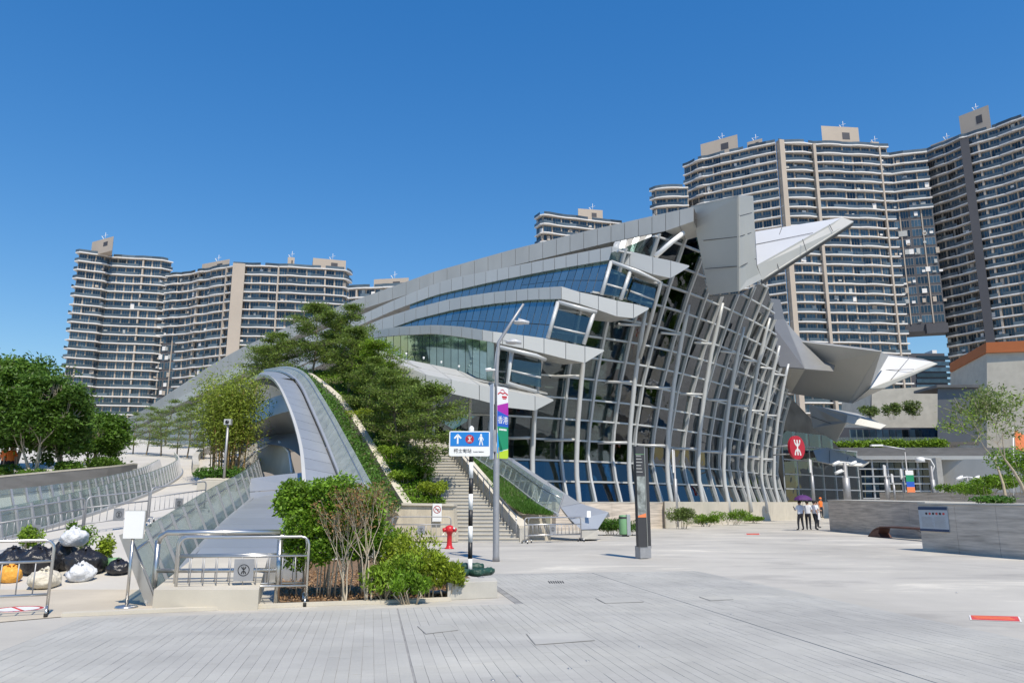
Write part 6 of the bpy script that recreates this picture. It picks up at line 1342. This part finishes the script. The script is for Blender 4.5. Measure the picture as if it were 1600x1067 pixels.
m_ = MB(); m_.tube([b0+d*(L*.55)+w*.5+V3(0,0,.46), b0+d*(L*.8)+w*.5+V3(0,0,.01), b0+d*(L*.9)+w*.5+V3(0,0,.2)], .022, 6); m_.build('strut', 'galv', BE)
# notice board on the nearer wall
nW = V3(-w2d.y, w2d.x, 0); nW = nW if nW.x < 0 else -nW; rd = w2d
F = plane_frame(V3(W2a.x, W2a.y, 0)+nW*.03, (rd.x, rd.y, 0)); NBd = thing('notice_board', 'blue and grey notice board at the left end of the nearer wall', 'board', V3(W2a.x, W2a.y, .9))
b_ = flat(F, [(.02,.66),(1.38,.66),(1.38,1.46),(.02,1.46)], 0, .02).build('board', 'board_paper', NBd)
flat(F, [(.02,1.36),(1.38,1.36),(1.38,1.46),(.02,1.46)], -.004, .003).build('header', 'navy', b_); flat(F, [(.02,.66),(1.38,.66),(1.38,.74),(.02,.74)], -.004, .003).build('footer', 'navy', b_)
for k in range(6): flat(F, disc(.40+k*.16, 1.24, .055, .04, 10), -.004, .003).build('symbol', ['black', 'sticker_red'][k % 2], b_)
q = MB()
for k in range(9): stroke(q, F, [(.15, 1.12-k*.038), (.62+.04*(k % 3), 1.12-k*.038)], .012, -.003); stroke(q, F, [(.76, 1.12-k*.038), (1.25-.05*(k % 2), 1.12-k*.038)], .012, -.003)
q.build('print', 'galv', b_)
# ---------------------------------------------------------------- people
def person(label, loc, rot, seed, stride=0, arm='down', top='shirt', leg='trousers', hat=False):
    rr = np.random.default_rng(seed); t = thing('person', label, 'person', loc, rot, 'people on the plaza')
    V = []; E = []; Rr = []
    def v(co, r, pa=None): V.append(co); Rr.append(r); (E.append((pa, len(V)-1)) if pa is not None else None); return len(V)-1
    pel = v((0,0,.93), .15); sp = v((0,.01,1.1), .135, pel); ch = v((0,.01,1.3), .16, sp); nk = v((0,0,1.46), .06, ch); h0 = v((0,-.01,1.55), .078, nk); h1 = v((0,-.015,1.63), .088, h0); v((0,0,1.70), .06, h1)
    v((0,-.105,1.585), .012, h0)
    for s in (-1, 1):
        sh = v((s*.17,.01,1.40), .065, ch)
        if arm == 'hold' and s == 1: el = v((s*.24,-.10,1.15), .048, sh); wr = v((s*.14,-.30,1.28), .032, el); hd = v((s*.13,-.35,1.32), .034, wr); fd = (0,-.01,.05)
        elif arm == 'fold': el = v((s*.25,-.03,1.14), .048, sh); wr = v((s*.08,-.22,1.10), .032, el); hd = v((s*.04,-.26,1.10), .032, wr); fd = (-s*.05,-.02,0)
        else: el = v((s*.24,.03,1.13), .048, sh); wr = v((s*.25,-.04,.90), .032, el); hd = v((s*.25,-.06,.83), .034, wr); fd = (0,-.01,-.06)
        for q in range(5): 
            b = V[hd]; o = (q-2)*.016; f = v((b[0]+fd[0]*.5+ (o if abs(fd[0]) < .02 else 0), b[1]+fd[1]+.0, b[2]+fd[2]*.6+(o if abs(fd[0]) >= .02 else 0)), .010, hd); v((V[f][0]+fd[0]*(.8 if q else .3), V[f][1]-.015, V[f][2]+fd[2]*(.8 if q else .3)), .008, f)
        hp = v((s*.095,0,.86), .095, pel); kn = v((s*.11, -.03-s*stride*.3, .48), .068, hp); an = v((s*.12, .0-s*stride*.45, .09), .045, kn); v((s*.13, -.17-s*stride*.45, .045), .035, an)
    me = bpy.data.meshes.new('body'); me.from_pydata(V, E, []); o = bpy.data.objects.new('body', me); COL.objects.link(o)
    sk = o.modifiers.new('s', 'SKIN'); sk.use_smooth_shade = True
    for i, r in enumerate(Rr): me.skin_vertices[0].data[i].radius = (r*(1.15 if i < 3 else 1), r*(.8 if i < 3 else 1))
    me.skin_vertices[0].data[0].use_root = True
    o.modifiers.new('d', 'SUBSURF').levels = 2
    dg = bpy.context.evaluated_depsgraph_get(); m2 = bpy.data.meshes.new_from_object(o.evaluated_get(dg)); bpy.data.objects.remove(o)
    m2.materials.clear()
    for q in ('skin', top, leg, 'black'): m2.materials.append(MT[q])
    for f in m2.polygons:
        c = f.center; k = 0
        if c.z < .10: k = 3
        elif c.z < .97 and abs(c.x) < .21: k = 2
        elif c.z < 1.46 and (abs(c.x) < .2 and c.y > -.16 or c.z > 1.18 and abs(c.x) < .27 and c.y > -.13): k = 1
        f.material_index = k; f.use_smooth = True
    link('body', m2, t, True)
    h = MB(); h.smooth = True; h.lathe([(.0,.115),(.055,.10),(.088,.06),(.098,.0),(.095,-.05),(.08,-.075)], (0,.015,1.635), 14); h.build('hair', 'hair', t, True)
    if hat: h = MB(); h.lathe([(0,.13),(.07,.11),(.11,.05),(.115,.0),(.15,-.01)], (0,0,1.66), 14); h.build('helmet', 'hivis', t, True)
    return t
P0 = gr(1252, 828.5)
person('person in white shirt and dark trousers standing left under the purple umbrella', P0, R(200), 1, .15, 'hold'); person('middle person in white shirt leaning in under the purple umbrella', gr(1264, 828), R(150), 2, .3, 'fold'); person('person in white shirt with a pale bag right of the purple umbrella', gr(1275, 828), R(100), 3, .2, 'down')
person('person in white shirt half hidden behind the end of the grey wall', gr(1294, 826.5)+V3(.25,2.2,0), R(80), 4, .1, 'fold'); 
p = gr(1318, 818)+V3(1.5,8,0); person('worker in orange vest seen only above the grey wall', V3(p.x, p.y, .28), R(30), 5, 0, 'down', 'hivis', 'trousers', True)
for i, (x, y) in enumerate(((3, 752), (12, 751))):
    p = at(x, y, 36); p.z = rz(36); person(['left one of two workers in orange behind the retaining wall', 'right one of two workers in orange behind the retaining wall'][i], p, R(40*i), 6+i, .2, 'down', 'hivis', 'trousers', True)
p = gr(1276, 828); m_ = MB(); m_.hexa([(p.x+.02,p.y-.32,.62),(p.x+.16,p.y-.32,.55),(p.x+.18,p.y-.30,.98),(p.x+.04,p.y-.3,1.02)], [(p.x+.02,p.y-.24,.62),(p.x+.16,p.y-.24,.55),(p.x+.18,p.y-.25,.98),(p.x+.04,p.y-.25,1.02)]); tag(m_.build('shopping_bag', 'white_cloth', bevel=.02), 'pale cloth bag held by the person on the right of the group', 'bag')
UM = thing('umbrella', 'open purple umbrella held over the group of people', 'umbrella', P0+V3(.15,-.1,1.3)); c = P0+V3(.22,-.05,1.78)
q = MB(); n = 8; prf = [(0,.26),(.18,.24),(.36,.17),(.50,.06),(.56,-.04)]; vs = []; fs_ = []
for (r, z) in prf:
    for j in range(n*2):
        a = math.pi*j/n; rr_ = r*(1 if j % 2 == 0 else .93); vs.append(c+V3(rr_*math.cos(a), rr_*math.sin(a), z-(.0 if j % 2 == 0 else -.012)))
for i in range(len(prf)-1):
    for j in range(n*2): fs_.append((i*16+j, i*16+(j+1) % 16, (i+1)*16+(j+1) % 16, (i+1)*16+j))
q.add(vs, fs_); q.build('canopy', 'umbrella', UM)
m_ = MB(); m_.tube([c+V3(-.08,-.1,-.52), c+V3(0,0,.33)], .01, 6); m_.build('shaft', 'steel', UM)
for j in range(n): a = 2*math.pi*j/n; m_ = MB(); m_.tube([c+V3(0,0,.24), c+V3(.5*math.cos(a), .5*math.sin(a), .05)], .005, 4); m_.build('rib', 'steel', UM)

# small steel studs let into the paving, and a flag at the right edge
sm0 = MB(); sm0.lathe([(.022,0),(.022,.003),(.014,.005),(0,.005)], (0,0,0), 10); sd_ = sm0.build('paving_stud', 'steel'); sd_.location = gr(918, 1032, .0125); tag(sd_, 'small steel stud in the paving, one of a scattered handful', 'stud', 'steel studs in the paving')
for x, y in ((810, 1056), (1168, 947), (1143, 959), (1110, 974), (1000, 1010), (770, 1062), (1495, 925), (890, 1044)):
    o = sd_.copy(); COL.objects.link(o); o.location = gr(x, y, .0125)
FG = thing('flag', 'small red and orange flag hanging among the trees at the right edge', 'flag', at(1584, 780, 52)); a = at(1584, 672, 52)
m_ = MB(); m_.tube([at(1584, 790, 52), a+V3(0,0,.3)], .04, 8); m_.build('pole', 'white', FG)
m_ = MB(); rows_ = [[a+V3(.05+.28*i, .10*math.sin(i*1.3+j*.5), -.12*i-.32*j+.06*math.sin(i*2)) for i in range(5)] for j in range(5)]
for r0_, r1_ in zip(rows_, rows_[1:]): m_.loft(r0_, r1_)
m_.build('cloth', 'banner_orange', FG)
